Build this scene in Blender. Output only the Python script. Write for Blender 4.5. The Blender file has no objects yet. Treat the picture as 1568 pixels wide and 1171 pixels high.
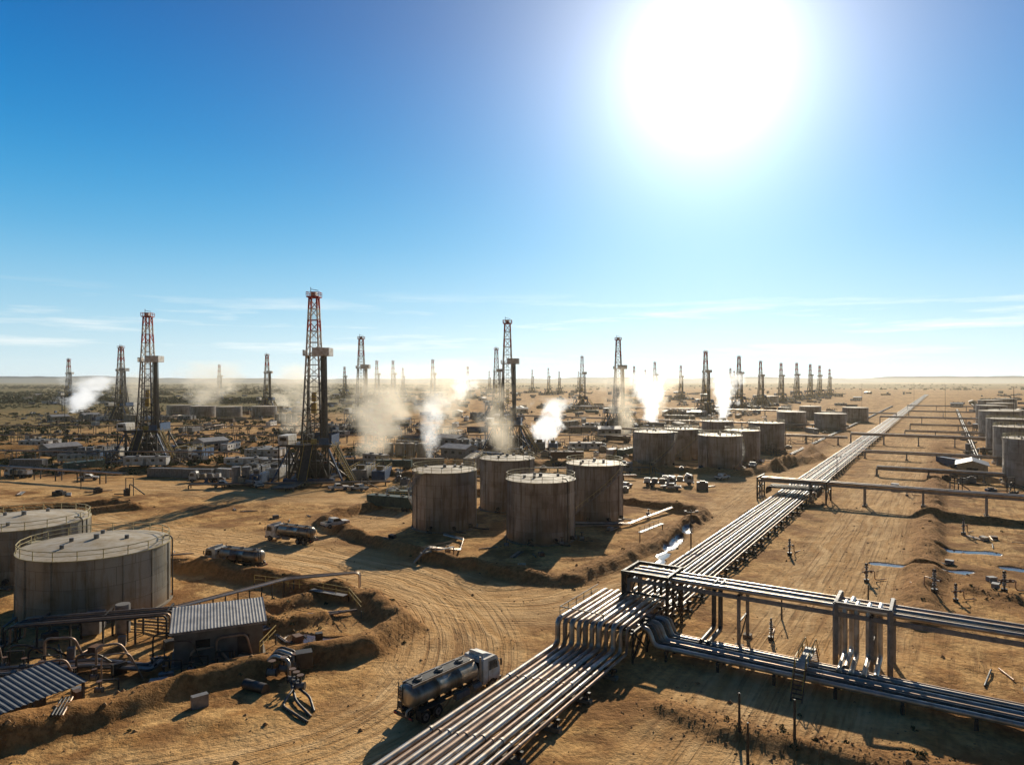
import bpy, math, random
import numpy as np
from mathutils import Vector, Matrix, Euler
random.seed(7)
S=bpy.context.scene
S.view_settings.view_transform='Standard'; S.view_settings.look='None'; S.view_settings.exposure=0
SUN_AZ=math.radians(16); SUN_EL=math.radians(24)
SD=Vector((math.sin(SUN_AZ)*math.cos(SUN_EL),math.cos(SUN_AZ)*math.cos(SUN_EL),math.sin(SUN_EL)))

# ------------------------------------------------------------ noise / terrain
def _h(ix,iy,s):
    n=(ix*374761393+iy*668265263+s*1442695041)&0x7fffffff
    n=((n^(n>>13))*1274126177)&0x7fffffff
    n=(n^(n>>16))&0xffffff
    return n/float(0xffffff)
def vn(x,y,s=0):
    x=np.asarray(x,float);y=np.asarray(y,float)
    ix=np.floor(x).astype(np.int64);iy=np.floor(y).astype(np.int64)
    fx=x-ix;fy=y-iy;fx=fx*fx*(3-2*fx);fy=fy*fy*(3-2*fy)
    a=_h(ix,iy,s);b=_h(ix+1,iy,s);c=_h(ix,iy+1,s);d=_h(ix+1,iy+1,s)
    return (a*(1-fx)+b*fx)*(1-fy)+(c*(1-fx)+d*fx)*fy-0.5
def fbm(x,y,o=3,s=0):
    r=0;a=1
    for i in range(o):
        r=r+a*vn(np.asarray(x)*2**i,np.asarray(y)*2**i,s+i*17);a*=.5
    return r
def sstep(a,b,x):
    t=np.clip((x-a)/(b-a),0,1);return t*t*(3-2*t)
def catmull(pts,n=6):
    out=[];P=[pts[0]]+list(pts)+[pts[-1]]
    for i in range(1,len(P)-2):
        p0,p1,p2,p3=[np.array(q,float) for q in P[i-1:i+3]]
        for k in range(n):
            t=k/n
            out.append(.5*((2*p1)+(-p0+p2)*t+(2*p0-5*p1+4*p2-p3)*t*t+(-p0+3*p1-3*p2+p3)*t**3))
    out.append(np.array(pts[-1],float));return out
def pdist(x,y,pts):
    x=np.asarray(x,float);y=np.asarray(y,float)
    best=np.full(x.shape,1e9);lat=np.zeros(x.shape);alo=np.zeros(x.shape);acc=0
    for a,b in zip(pts[:-1],pts[1:]):
        dx,dy=b[0]-a[0],b[1]-a[1];L=math.hypot(dx,dy)
        if L<1e-6: continue
        ux,uy=dx/L,dy/L
        t=(x-a[0])*ux+(y-a[1])*uy;tc=np.clip(t,0,L)
        d=np.hypot(x-a[0]-tc*ux,y-a[1]-tc*uy);m=d<best
        sl=(x-a[0])*uy-(y-a[1])*ux
        best=np.where(m,d,best);lat=np.where(m,np.where(sl<0,-d,d),lat);alo=np.where(m,acc+tc,alo)
        acc+=L
    return best,lat,alo
def L1(c,y0,y1): return [(0.634*y0+c,y0),(0.634*y1+c,y1)]
ROADS=[
 (catmull([(-260,215),(-190,185),(-122,163),(-80,138),(-41.7,119.7),(-18.3,104),(-4,93),(10.5,97),(27,116),(47,149),(94,229),(149,307)],4)+[np.array((0.634*2500-46,2500.))],9),
 (catmull([(-60,128),(-30,112),(-14,99),(-7.5,84),(-6.5,70),(-10,58),(-20,50),(-45,40)],4),8),
 (L1(-15,20,3000),9),
 (catmull([(-46,124),(-30,150),(-25,176),(0,196),(40,200),(80,215)],4),9),
 (catmull([(-300,168),(-200,200),(-110,196),(-60,178),(-25,176)],4),9),
]
BERMS=[ # pts,height,width
 ([(-52,52),(-42,56.3),(-35,63),(-24.6,72),(-16,76),(-13,83),(-20,93),(-35.6,102),(-55.7,110),(-76,119),(-110,128)],1.7,2.0),
 ([(-40,144),(-27,127),(-14,114.5),(6,101.5),(9,102.5),(27,125),(42.5,152),(38,160),(2,184),(-30,168),(-40,146)],1.6,2.0),
 (L1(-3,84,330),1.15,2.3),
 ([(90,150),(106,141),(150,118)],1.2,1.9),
 ([(14,62),(24,55),(40,50)],.7,1.6),
 ([(62,66),(75,84),(66,98)],.6,1.6),
 ([(-24,86),(-28,82),(-34,88),(-28,93)],1.1,1.5),
 ([(-128,150),(-96,166),(-88,160),(-100,150),(-135,140)],1.4,1.8),
 ([(40,262),(44,228),(72,215),(118,262),(130,300)],1.8,2.2),
 ([(-150,225),(-90,232),(-30,212),(0,215)],1.6,2.0),
 ([(-230,300),(-120,310),(-40,280)],2.2,3),
 (L1(-56,230,420),1.8,2.4),
 (L1(28,150,500),1.4,2.6),
 ([(-60,250),(10,240),(45,262)],1.8,2.4),
 ([(-330,280),(-240,255),(-180,262)],2.2,3),
]
WET=[([(19,104),(24,112),(28,122),(38,143)],1.0),([(-21,78),(-25,80)],2.0),([(60,112),(71,107)],1.3),([(76,121),(84,119)],1.2),([(79,109),(92,106)],1.3),([(45,140),(56,158)],1.1),([(34,118),(42,130)],.6),([(70,170),(78,185)],1.2)]
def Hf(x,y):
    x=np.asarray(x,float);y=np.asarray(y,float)
    rr=np.zeros(x.shape)
    for pts,w in ROADS: rr=np.maximum(rr,1-sstep(w*.5,w*1.1,pdist(x,y,pts)[0]))
    near=1-sstep(250,700,y)
    h=.5*fbm(x/30,y/30,3,3)*(1-.7*rr)+near*(1-.65*rr)*.27*fbm(x/3.0,y/3.0,3,9)
    h=h+sstep(900,6000,np.hypot(x,y))*14*fbm(x/900,y/900,3,5)
    bb=np.zeros(x.shape);wob=1.3*fbm(x/6,y/6,3,21);rag=1+.5*fbm(x/3.5,y/3.5,3,31)
    for pts,hh,w in BERMS:
        d=pdist(x,y,pts)[0]+wob
        q=(1-sstep(w*.2,w*1.4,d))
        h=h+hh*q*rag;bb=np.maximum(bb,1-sstep(w*.6,w*2.2,d))
    ww=np.zeros(x.shape);wb=1.3*fbm(x/2.5,y/2.5,2,77)
    for pts,w in WET:
        d=pdist(x,y,pts)[0]+wb
        q=1-sstep(w*.6,w*1.1,d);ww=np.maximum(ww,q)
    h=h*(1-.85*ww)-.12*ww
    return h,rr,bb,ww
def grow(a,step,f,end):
    o=[];v=a
    while v<end: step*=f;v+=step;o.append(v)
    return o
xs=np.array([-v for v in grow(95,.6,1.12,14000)][::-1]+list(np.arange(-95,115,.5))+grow(115,.6,1.10,14000))
ys=np.array([-v for v in grow(-42,1.5,1.3,400)][::-1]+list(np.arange(42,205,.5))+grow(205,.6,1.04,14500))
X,Y=np.meshgrid(xs,ys)
Z,RR,BB,WW=Hf(X,Y)
def samp(G,x,y):
    i=np.clip(np.searchsorted(xs,x)-1,0,len(xs)-2);j=np.clip(np.searchsorted(ys,y)-1,0,len(ys)-2)
    fx=(x-xs[i])/(xs[i+1]-xs[i]);fy=(y-ys[j])/(ys[j+1]-ys[j])
    return (G[j,i]*(1-fx)+G[j,i+1]*fx)*(1-fy)+(G[j+1,i]*(1-fx)+G[j+1,i+1]*fx)*fy
def gz(x,y): return float(samp(Z,x,y))
ny,nx=X.shape
me=bpy.data.meshes.new('ground')
idx=np.arange(nx*ny).reshape(ny,nx)
F=np.stack([idx[:-1,:-1],idx[:-1,1:],idx[1:,1:],idx[1:,:-1]],-1).reshape(-1,4)
me.vertices.add(nx*ny);me.vertices.foreach_set('co',np.stack([X,Y,Z],-1).astype(np.float32).ravel())
me.loops.add(F.size);me.loops.foreach_set('vertex_index',F.astype(np.int32).ravel())
me.polygons.add(len(F));me.polygons.foreach_set('loop_start',np.arange(0,F.size,4,dtype=np.int32));me.polygons.foreach_set('loop_total',np.full(len(F),4,dtype=np.int32))
me.update();me.validate();me.polygons.foreach_set('use_smooth',np.ones(len(F),dtype=bool))
for k,(pts,w) in enumerate(ROADS):
    d,la,al=pdist(X,Y,pts);wt=1-sstep(w*.55,w*1.35,d)
    a=me.attributes.new('road%d'%k,'FLOAT_VECTOR','POINT')
    a.data.foreach_set('vector',np.stack([la,al,wt],-1).astype(np.float32).ravel())
a=me.attributes.new('surf','FLOAT_VECTOR','POINT')
leftness=sstep(.02,.22,-X/np.maximum(Y,50)+.12*fbm(X/150,Y/150,3,44))
veg=sstep(380,900,np.hypot(X*.8,Y)+250*fbm(X/120,Y/120,3,55))*leftness
veg=np.maximum(veg,sstep(120,300,-X+90*fbm(X/60,Y/60,3,65)-.1*Y)*sstep(200,300,Y)*.8)
veg=np.maximum(veg,sstep(1800,4000,Y+800*fbm(X/500,Y/500,3,15))*.8)
a.data.foreach_set('vector',np.stack([BB,WW,veg],-1).astype(np.float32).ravel())
ground=bpy.data.objects.new('ground',me);S.collection.objects.link(ground)

# ------------------------------------------------------------ material helpers
def newmat(n):
    m=bpy.data.materials.new(n);m.use_nodes=True;nt=m.node_tree
    return m,nt,nt.nodes,nt.links,nt.nodes['Principled BSDF']
def N(nt,t,**k):
    n=nt.nodes.new(t)
    for a,b in k.items(): setattr(n,a,b)
    return n
def mixc(nt,f,a,b,bt='MIX'):
    n=N(nt,'ShaderNodeMix',data_type='RGBA',blend_type=bt)
    for s,v in ((0,f),(6,a),(7,b)):
        if isinstance(v,(int,float)): n.inputs[s].default_value=v
        elif isinstance(v,tuple): n.inputs[s].default_value=(*v,1) if len(v)==3 else v
        else: nt.links.new(v,n.inputs[s])
    return n.outputs[2]
def mth(nt,op,a,b=None,c=None,clamp=False):
    n=N(nt,'ShaderNodeMath',operation=op,use_clamp=clamp)
    for i,v in enumerate((a,b,c)):
        if v is None: continue
        if isinstance(v,(int,float)): n.inputs[i].default_value=v
        else: nt.links.new(v,n.inputs[i])
    return n.outputs[0]
def mrange(nt,v,a,b,c=0,d=1):
    n=N(nt,'ShaderNodeMapRange');nt.links.new(v,n.inputs[0])
    for i,q in enumerate((a,b,c,d)): n.inputs[i+1].default_value=q
    return n.outputs[0]
def noise(nt,vec,sc,det=4,ro=.55):
    n=N(nt,'ShaderNodeTexNoise');n.inputs['Scale'].default_value=sc;n.inputs['Detail'].default_value=det;n.inputs['Roughness'].default_value=ro
    if vec is not None: nt.links.new(vec,n.inputs['Vector'])
    return n.outputs[0]
def comb(nt,x,y,z=0.):
    n=N(nt,'ShaderNodeCombineXYZ')
    for i,v in enumerate((x,y,z)):
        if isinstance(v,(int,float)): n.inputs[i].default_value=v
        else: nt.links.new(v,n.inputs[i])
    return n.outputs[0]
def sep(nt,v):
    n=N(nt,'ShaderNodeSeparateXYZ');nt.links.new(v,n.inputs[0]);return n.outputs

# ground material
m,nt,nd,lk,bs=newmat('desert_sand')
pos=N(nt,'ShaderNodeNewGeometry').outputs['Position']
ps=sep(nt,pos)
n1=noise(nt,pos,.035,5);n2=noise(nt,pos,.22,6,.6);n3=noise(nt,pos,1.6,5,.65);n4=noise(nt,pos,.09,6,.65)
col=mixc(nt,mrange(nt,n1,.35,.65),(.70,.39,.135),(.80,.49,.20))
col=mixc(nt,mrange(nt,n2,.44,.62),col,(.50,.25,.08))
col=mixc(nt,mrange(nt,n4,.48,.57,0,.85),col,(.26,.12,.04))
col=mixc(nt,mrange(nt,n3,.42,.68,0,.6),col,(.22,.105,.038))
la=mth(nt,'ADD',mth(nt,'MULTIPLY',ps[0],.8446),mth(nt,'MULTIPLY',ps[1],-.5355))
al=mth(nt,'ADD',mth(nt,'MULTIPLY',ps[0],.5355),mth(nt,'MULTIPLY',ps[1],.8446))
st=noise(nt,comb(nt,mth(nt,'MULTIPLY',la,.9),mth(nt,'MULTIPLY',al,.07)),1,5,.6)
side=mrange(nt,la,-30,-22)
stf=mth(nt,'MULTIPLY',mth(nt,'MULTIPLY',mrange(nt,st,.49,.60),mrange(nt,n4,.38,.55,1,.35)),mth(nt,'MULTIPLY',side,.6))
col=mixc(nt,stf,col,(.24,.115,.04))
hsum=mth(nt,'MULTIPLY',stf,-.3)
sf=N(nt,'ShaderNodeAttribute',attribute_name='surf').outputs['Vector'];sfs=sep(nt,sf)
warp=mth(nt,'MULTIPLY',mth(nt,'SUBTRACT',noise(nt,pos,.06,2),.5),9.)
for k in range(len(ROADS)):
    at=N(nt,'ShaderNodeAttribute',attribute_name='road%d'%k).outputs['Vector'];q=sep(nt,at)
    lw=mth(nt,'ADD',q[0],warp)
    s1=noise(nt,comb(nt,mth(nt,'MULTIPLY',lw,.9),mth(nt,'MULTIPLY',q[1],.04),k*7.3),1,5,.6)
    s2=noise(nt,comb(nt,mth(nt,'MULTIPLY',q[0],2.3),mth(nt,'MULTIPLY',q[1],.045),k*3.1+5),1,2,.5)
    base=mixc(nt,mrange(nt,s1,.36,.64),(.86,.56,.27),(.58,.32,.12))
    base=mixc(nt,mth(nt,'MULTIPLY',mrange(nt,s2,.52,.60,0,.7),mrange(nt,n4,.4,.6,.25,1)),base,(.32,.16,.06))
    col=mixc(nt,mth(nt,'MULTIPLY',q[2],mrange(nt,n2,.38,.6,.92,.5)),col,base)
    hsum=mth(nt,'SUBTRACT',hsum,mth(nt,'MULTIPLY',mth(nt,'ADD',mrange(nt,s1,.36,.64,0,.2),mrange(nt,s2,.5,.62,0,.16)),q[2]))
col=mixc(nt,mth(nt,'MULTIPLY',sfs[0],.85),col,mixc(nt,mrange(nt,n3,.4,.6),(.20,.09,.028),(.46,.23,.08)))
vegc=mixc(nt,mrange(nt,n3,.42,.58),(.045,.07,.02),(.13,.115,.04))
vf=mth(nt,'MULTIPLY',sfs[2],mrange(nt,n2,.36,.54,.35,1))
col=mixc(nt,vf,col,vegc)
col=mixc(nt,sfs[1],col,(.10,.06,.035))
lk.new(col,bs.inputs['Base Color'])
lk.new(mrange(nt,sfs[1],.35,.8,.95,.12),bs.inputs['Roughness'])
lk.new(mrange(nt,sfs[1],.35,.8,.08,.7),bs.inputs['Specular IOR Level'])
hh=mth(nt,'ADD',mth(nt,'ADD',mth(nt,'MULTIPLY',n2,.8),mth(nt,'MULTIPLY',n3,.5)),mth(nt,'ADD',mth(nt,'MULTIPLY',noise(nt,pos,7,3),.13),hsum))
hh=mth(nt,'MULTIPLY',hh,mrange(nt,sfs[1],.2,.7,1,0))
bp=N(nt,'ShaderNodeBump');bp.inputs['Strength'].default_value=1;bp.inputs['Distance'].default_value=.5
lk.new(hh,bp.inputs['Height']);lk.new(bp.outputs[0],bs.inputs['Normal'])
me.materials.append(m)

def simple(name,c,rough=.6,metal=0.,var=.35,sc=1.5,c2=None,streak=False,bump=0.):
    m,nt,nd,lk,bs=newmat(name)
    oc=N(nt,'ShaderNodeTexCoord').outputs['Object']
    v=oc
    if streak:
        mp=N(nt,'ShaderNodeMapping');mp.inputs['Scale'].default_value=(1,1,.15);lk.new(oc,mp.inputs[0]);v=mp.outputs[0]
    n=noise(nt,v,sc,5,.6)
    c2=c2 or tuple(q*(1-var) for q in c)
    col=mixc(nt,mrange(nt,n,.4,.65),c,c2)
    oi=N(nt,'ShaderNodeObjectInfo')
    col=mixc(nt,1.,col,comb(nt,*[mrange(nt,oi.outputs['Random'],0,1,.75,1.1)]*3),'MULTIPLY')
    lk.new(col,bs.inputs['Base Color']);lk.new(mrange(nt,n,.3,.7,rough,min(1,rough+.2)),bs.inputs['Roughness'])
    bs.inputs['Metallic'].default_value=metal
    return m
STEEL=simple('dark_steel',(.065,.058,.052),.5,.4)
STEELB=simple('blue_steel',(.02,.08,.19),.45,.1)
WHITE=simple('dusty_white_paint',(.72,.69,.64),.45,0,.3,1.2,(.50,.42,.32))
RED=simple('red_paint',(.48,.035,.025),.5)
RUST=simple('rust_brown',(.16,.08,.045),.6)
YEL=simple('yellow_paint',(.50,.33,.06),.5)
GREY=simple('grey_paint',(.27,.255,.24),.5,.2)
BLACK=simple('rubber',(.02,.02,.02),.8,0)
GLASS=simple('window_glass',(.02,.025,.03),.08,.0)
PIPE=simple('pipe_metal',(.62,.56,.49),.36,.8,.35,.7,(.44,.34,.25))
PIPE2=simple('pipe_rusty',(.50,.35,.25),.42,.65,.4,.6)
PIPED=simple('pipe_dark',(.11,.095,.08),.4,.6)
CONC=simple('concrete',(.32,.26,.19),.85)
TANKW=simple('truck_tank_metal',(.42,.38,.32),.3,.7,.4,1.0,(.22,.15,.09),True)
RUBBLE=simple('rock_rubble',(.38,.21,.085),.9)
TAN=simple('tan_paint',(.40,.30,.19),.6)
GREEN=simple('green_paint',(.04,.09,.07),.5)
RAIL=simple('rail_cream',(.62,.50,.25),.5)
ROOFC=simple('tank_roof',(.60,.51,.38),.6,.1,.3,.6,(.42,.31,.18))
LEAF=simple('scrub_leaves',(.055,.075,.02),.8,0,.4,.3)
def tankmat(name,ca,cb,rust):
    m,nt,nd,lk,bs=newmat(name)
    oc=N(nt,'ShaderNodeTexCoord').outputs['Object'];q=sep(nt,oc)
    ang=mth(nt,'MULTIPLY',mth(nt,'ARCTAN2',q[1],q[0]),6.5)
    oi=N(nt,'ShaderNodeObjectInfo').outputs['Random']
    br=N(nt,'ShaderNodeTexBrick');br.inputs['Scale'].default_value=1;br.inputs['Brick Width'].default_value=3.4;br.inputs['Row Height'].default_value=2.3
    br.inputs['Mortar Size'].default_value=.03;br.inputs['Color1'].default_value=(*ca,1);br.inputs['Color2'].default_value=(*cb,1);br.inputs['Mortar'].default_value=(*[c*.5 for c in ca],1)
    lk.new(comb(nt,ang,q[2]),br.inputs['Vector'])
    s=noise(nt,comb(nt,mth(nt,'MULTIPLY',ang,1.3),mth(nt,'MULTIPLY',q[2],.10),mth(nt,'MULTIPLY',oi,40)),1,6,.68)
    s2=noise(nt,comb(nt,mth(nt,'MULTIPLY',ang,.35),mth(nt,'MULTIPLY',q[2],.4),mth(nt,'MULTIPLY',oi,90)),1,4)
    col=mixc(nt,mrange(nt,s,.48,.64,0,.8),br.outputs[0],rust)
    col=mixc(nt,mrange(nt,s2,.5,.7,0,.55),col,tuple(c*.7 for c in rust))
    foot=mth(nt,'MULTIPLY',mrange(nt,q[2],.2,2.0,1,0),.5)
    col=mixc(nt,foot,col,(.30,.17,.07))
    lk.new(col,bs.inputs['Base Color']);bs.inputs['Metallic'].default_value=.4
    lk.new(mrange(nt,s,.3,.7,.34,.62),bs.inputs['Roughness'])
    b=N(nt,'ShaderNodeBump');b.inputs['Strength'].default_value=.4;b.inputs['Distance'].default_value=.1
    lk.new(mth(nt,'ADD',s2,br.outputs['Fac']),b.inputs['Height']);lk.new(b.outputs[0],bs.inputs['Normal'])
    return m
TW1=tankmat('weathered_tank_wall',(.34,.295,.255),(.23,.195,.165),(.14,.085,.05))
TW2=tankmat('grey_tank_wall',(.34,.325,.28),(.26,.25,.215),(.20,.15,.085))
def corr(name,c):
    m,nt,nd,lk,bs=newmat(name)
    oc=N(nt,'ShaderNodeTexCoord').outputs['Object']
    n=noise(nt,oc,.8,5,.6);lk.new(mixc(nt,mrange(nt,n,.4,.65),c,tuple(q*.6 for q in c)),bs.inputs['Base Color'])
    bs.inputs['Metallic'].default_value=.3;bs.inputs['Roughness'].default_value=.5
    return m
COR=corr('corrugated_metal',(.42,.38,.33))
CORD=corr('corrugated_wall',(.16,.16,.155))

# ------------------------------------------------------------ mesh builder
class MB:
    def __init__(s): s.v=[];s.f=[];s.m=[];s.sm=[];s.mats=[]
    def mi(s,mat):
        if mat not in s.mats: s.mats.append(mat)
        return s.mats.index(mat)
    def add(s,vs,fs,mat,smooth=False):
        o=len(s.v);s.v+= [tuple(v) for v in vs];k=s.mi(mat)
        for f in fs: s.f.append([o+i for i in f]);s.m.append(k);s.sm.append(smooth)
    def hexa(s,b,mat):
        s.add(b,[(0,3,2,1),(4,5,6,7),(0,1,5,4),(1,2,6,5),(2,3,7,6),(3,0,4,7)],mat)
    def box(s,c,d,mat,rz=0):
        cx,cy,cz=c;a,b,h=d[0]/2,d[1]/2,d[2]/2;cr,sr=math.cos(rz),math.sin(rz)
        P=[(-a,-b),(a,-b),(a,b),(-a,b)]
        P=[(cx+x*cr-y*sr,cy+x*sr+y*cr) for x,y in P]
        s.hexa([(x,y,cz-h) for x,y in P]+[(x,y,cz+h) for x,y in P],mat)
    def frame(s,p,q):
        p=Vector(p);q=Vector(q);d=(q-p).normalized()
        u=Vector((0,0,1)) if abs(d.z)<.99 else Vector((0,1,0))
        a=d.cross(u).normalized();b=a.cross(d).normalized();return p,q,a,b
    def beam(s,p,q,w,mat,h=None):
        h=h or w;p,q,a,b=s.frame(p,q);a=a*w/2;b=b*h/2
        s.hexa([p-a-b,p+a-b,p+a+b,p-a+b,q-a-b,q+a-b,q+a+b,q-a+b],mat)
    def cyl(s,p,q,r,mat,n=12,r2=None,caps=True):
        r2=r if r2 is None else r2;p,q,a,b=s.frame(p,q)
        c=[(math.cos(2*math.pi*i/n),math.sin(2*math.pi*i/n)) for i in range(n)]
        A=[p+a*x*r+b*y*r for x,y in c];B=[q+a*x*r2+b*y*r2 for x,y in c]
        s.add(A+B,[(i,(i+1)%n,n+(i+1)%n,n+i) for i in range(n)],mat,True)
        if caps: s.add(A,[tuple(range(n))[::-1]],mat);s.add(B,[tuple(range(n))],mat)
    def tube(s,pts,r,mat,n=8,bend=.6):
        P=[Vector(p) for p in pts];Q=[P[0]]
        for i in range(1,len(P)-1):
            e1=(P[i-1]-P[i]);e2=(P[i+1]-P[i]);k=min(bend,e1.length*.45,e2.length*.45);e1=P[i]+e1.normalized()*k;e2=P[i]+e2.normalized()*k
            for t in (0,.33,.67,1): Q.append(e1*(1-t)**2+P[i]*2*t*(1-t)+e2*t*t)
        Q.append(P[-1]);V=[];d0=(Q[1]-Q[0]).normalized()
        u=Vector((0,0,1)) if abs(d0.z)<.95 else Vector((1,0,0));a=d0.cross(u).normalized()
        for i,p in enumerate(Q):
            d=(Q[min(i+1,len(Q)-1)]-Q[max(i-1,0)]).normalized();a=(a-d*a.dot(d)).normalized();b=d.cross(a)
            V+=[p+a*math.cos(2*math.pi*j/n)*r+b*math.sin(2*math.pi*j/n)*r for j in range(n)]
        fs=[(i*n+j,i*n+(j+1)%n,(i+1)*n+(j+1)%n,(i+1)*n+j) for i in range(len(Q)-1) for j in range(n)]
        s.add(V,fs,mat,True);s.add(V[:n],[tuple(range(n))[::-1]],mat);s.add(V[-n:],[tuple(range(n))],mat)
    def prism(s,prof,x0,x1,mat):
        n=len(prof);s.add([(x0,y,z) for y,z in prof]+[(x1,y,z) for y,z in prof],
          [tuple(range(n))[::-1],tuple(range(n,2*n))]+[(i,(i+1)%n,n+(i+1)%n,n+i) for i in range(n)],mat)
    def mesh(s,name):
        me=bpy.data.meshes.new(name);me.from_pydata(s.v,[],s.f)
        for m in s.mats: me.materials.append(m)
        me.polygons.foreach_set('material_index',s.m);me.polygons.foreach_set('use_smooth',s.sm);me.update();return me
def put(name,mesh,loc=(0,0,0),rz=0,sc=1):
    if isinstance(mesh,MB): mesh=mesh.mesh(name)
    o=bpy.data.objects.new(name,mesh);o.location=loc;o.rotation_euler=(0,0,rz)
    o.scale=(sc,sc,sc) if not isinstance(sc,tuple) else sc
    S.collection.objects.link(o);return o
def rail(mb,pts,mat,h=1.1,w=.07,closed=False,post=2.0):
    Pp=list(pts)+([pts[0]] if closed else [])
    for a,b in zip(Pp[:-1],Pp[1:]):
        a=Vector(a);b=Vector(b);L=(b-a).length;n=max(1,round(L/post))
        mb.beam(a+Vector((0,0,h)),b+Vector((0,0,h)),w,mat);mb.beam(a+Vector((0,0,h*.5)),b+Vector((0,0,h*.5)),w*.7,mat)
        for i in range(n):
            p=a.lerp(b,i/n);mb.beam(p,p+Vector((0,0,h)),w,mat)

# ------------------------------------------------------------ tanks
TANKPOS=[]
def tank(x,y,r,h,wall,detail=2,cone=.06,rot=0,railm=RAIL):
    mb=MB();n=56 if detail>1 else 32
    mb.cyl((0,0,-.6),(0,0,h),r,wall,n,caps=False)
    mb.cyl((0,0,-.6),(0,0,.25),r+.35,CONC,n)
    mb.cyl((0,0,h),(0,0,h+.12),r+.14,railm if detail>1 else ROOFC,n)
    mb.cyl((0,0,h+.12),(0,0,h+.12+r*cone),r+.02,ROOFC,n,r2=.4)
    mb.cyl((0,0,h+.12+r*cone),(0,0,h+.7+r*cone),.35,GREY,10)
    for zz in (h*.33,h*.66): mb.cyl((0,0,zz),(0,0,zz+.12),r+.05,wall,n,caps=False)
    if detail:
        k=20 if detail>1 else 12
        pts=[((r-.05)*math.cos(2*math.pi*i/k),(r-.05)*math.sin(2*math.pi*i/k),h+.12) for i in range(k)]
        rail(mb,pts,railm,1.1,.09 if detail>1 else .12,True,2.2)
        for i in range(14 if detail>1 else 0):
            a=2*math.pi*i/14+.2;c,s_=math.cos(a),math.sin(a)
            mb.beam(((r+.04)*c,(r+.04)*s_,0),((r+.04)*c,(r+.04)*s_,h),.16,wall)
        a0=rot;st=34;Rr=r+.55;pr=None
        for i in range(st):
            a=a0+i/st*1.9*6.5/r;z=.4+(h-.4)*i/st;c,s_=math.cos(a),math.sin(a)
            mb.box((Rr*c,Rr*s_,z),(.9,.34,.07),GREY,a)
            o=Vector(((r+1)*c,(r+1)*s_,z))
            if i%3==0:
                if pr: mb.beam(pr+Vector((0,0,1)),o+Vector((0,0,1)),.08,railm);mb.beam(pr,o,.1,GREY,.2)
                mb.beam(o,o+Vector((0,0,1)),.07,railm);pr=o
        a=a0+1.9*6.5/r;mb.box(((r+.5)*math.cos(a),(r+.5)*math.sin(a),h+.05),(1.4,1.6,.1),railm,a)
        for j in range(4):
            a=random.uniform(0,6.28);rr=random.uniform(.3,.8)*r
            z=h+.12+cone*(r-rr);mb.cyl((rr*math.cos(a),rr*math.sin(a),z-.1),(rr*math.cos(a),rr*math.sin(a),z+.5),.28,GREY,10)
        for a in (-1.9,-1.2,-.6):
            c,s_=math.cos(a),math.sin(a)
            mb.cyl((r*c*.98,r*s_*.98,.9),((r+.5)*c,(r+.5)*s_,.9),.38,STEEL,12)
            mb.tube([((r-.1)*c,(r-.1)*s_,.6),((r+2.5)*c,(r+2.5)*s_,.6),((r+3)*c+1.5,(r+3)*s_,.6)],.14,PIPED)
        a=rot-1.2;c,s_=math.cos(a),math.sin(a);mb.tube([((r+.25)*c,(r+.25)*s_,0),((r+.25)*c,(r+.25)*s_,h+.5),((r-1)*c,(r-1)*s_,h+.6)],.1,PIPED)
    put('storage_tank',mb,(x,y,gz(x,y)+.05));TANKPOS.append((x,y,r))
tank(5.5,131,6.6,11.3,TW1,2,rot=.4)
tank(-13.8,140,6.5,11.6,TW1,2,rot=2.2)
tank(18,149,6.1,12.0,TW1,2,rot=-2.6)
tank(-1.1,161,6.4,11.7,TW1,2,rot=.5)
tank(-56,92,8.9,8.1,TW2,2,.09,rot=1.6)
tank(-76.5,107,8.9,8.0,TW2,2,.09,rot=1.2)
for x,y,r,h in [(50.7,244,7.2,11.8),(65.5,264,6.6,11.6),(71,233,7.2,11.5),(87,258,6.4,11.5),(110,295,7.4,12),(94,312,7,11.6),
   (178,435,8.7,10.4),(193,414,8.9,10.2),(254,505,8.7,10.2),(236,540,8,10),
   (150,196,7.5,13),(181,244,7.5,13),(211,290,8,13),(250,350,9,14),(232,318,7,12),(290,400,9,13),(330,470,9,13),(372,520,9,13),(420,600,9,13),(470,650,9,13),
   (-232,560,10,9),(-205,565,10,9),(-258,570,10,9),(-285,585,10,9),(300,820,9,11),(322,850,9,11)]:
    tank(x,y,r,h,TW1,1 if y<350 else 0,rot=random.uniform(0,6))

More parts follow.
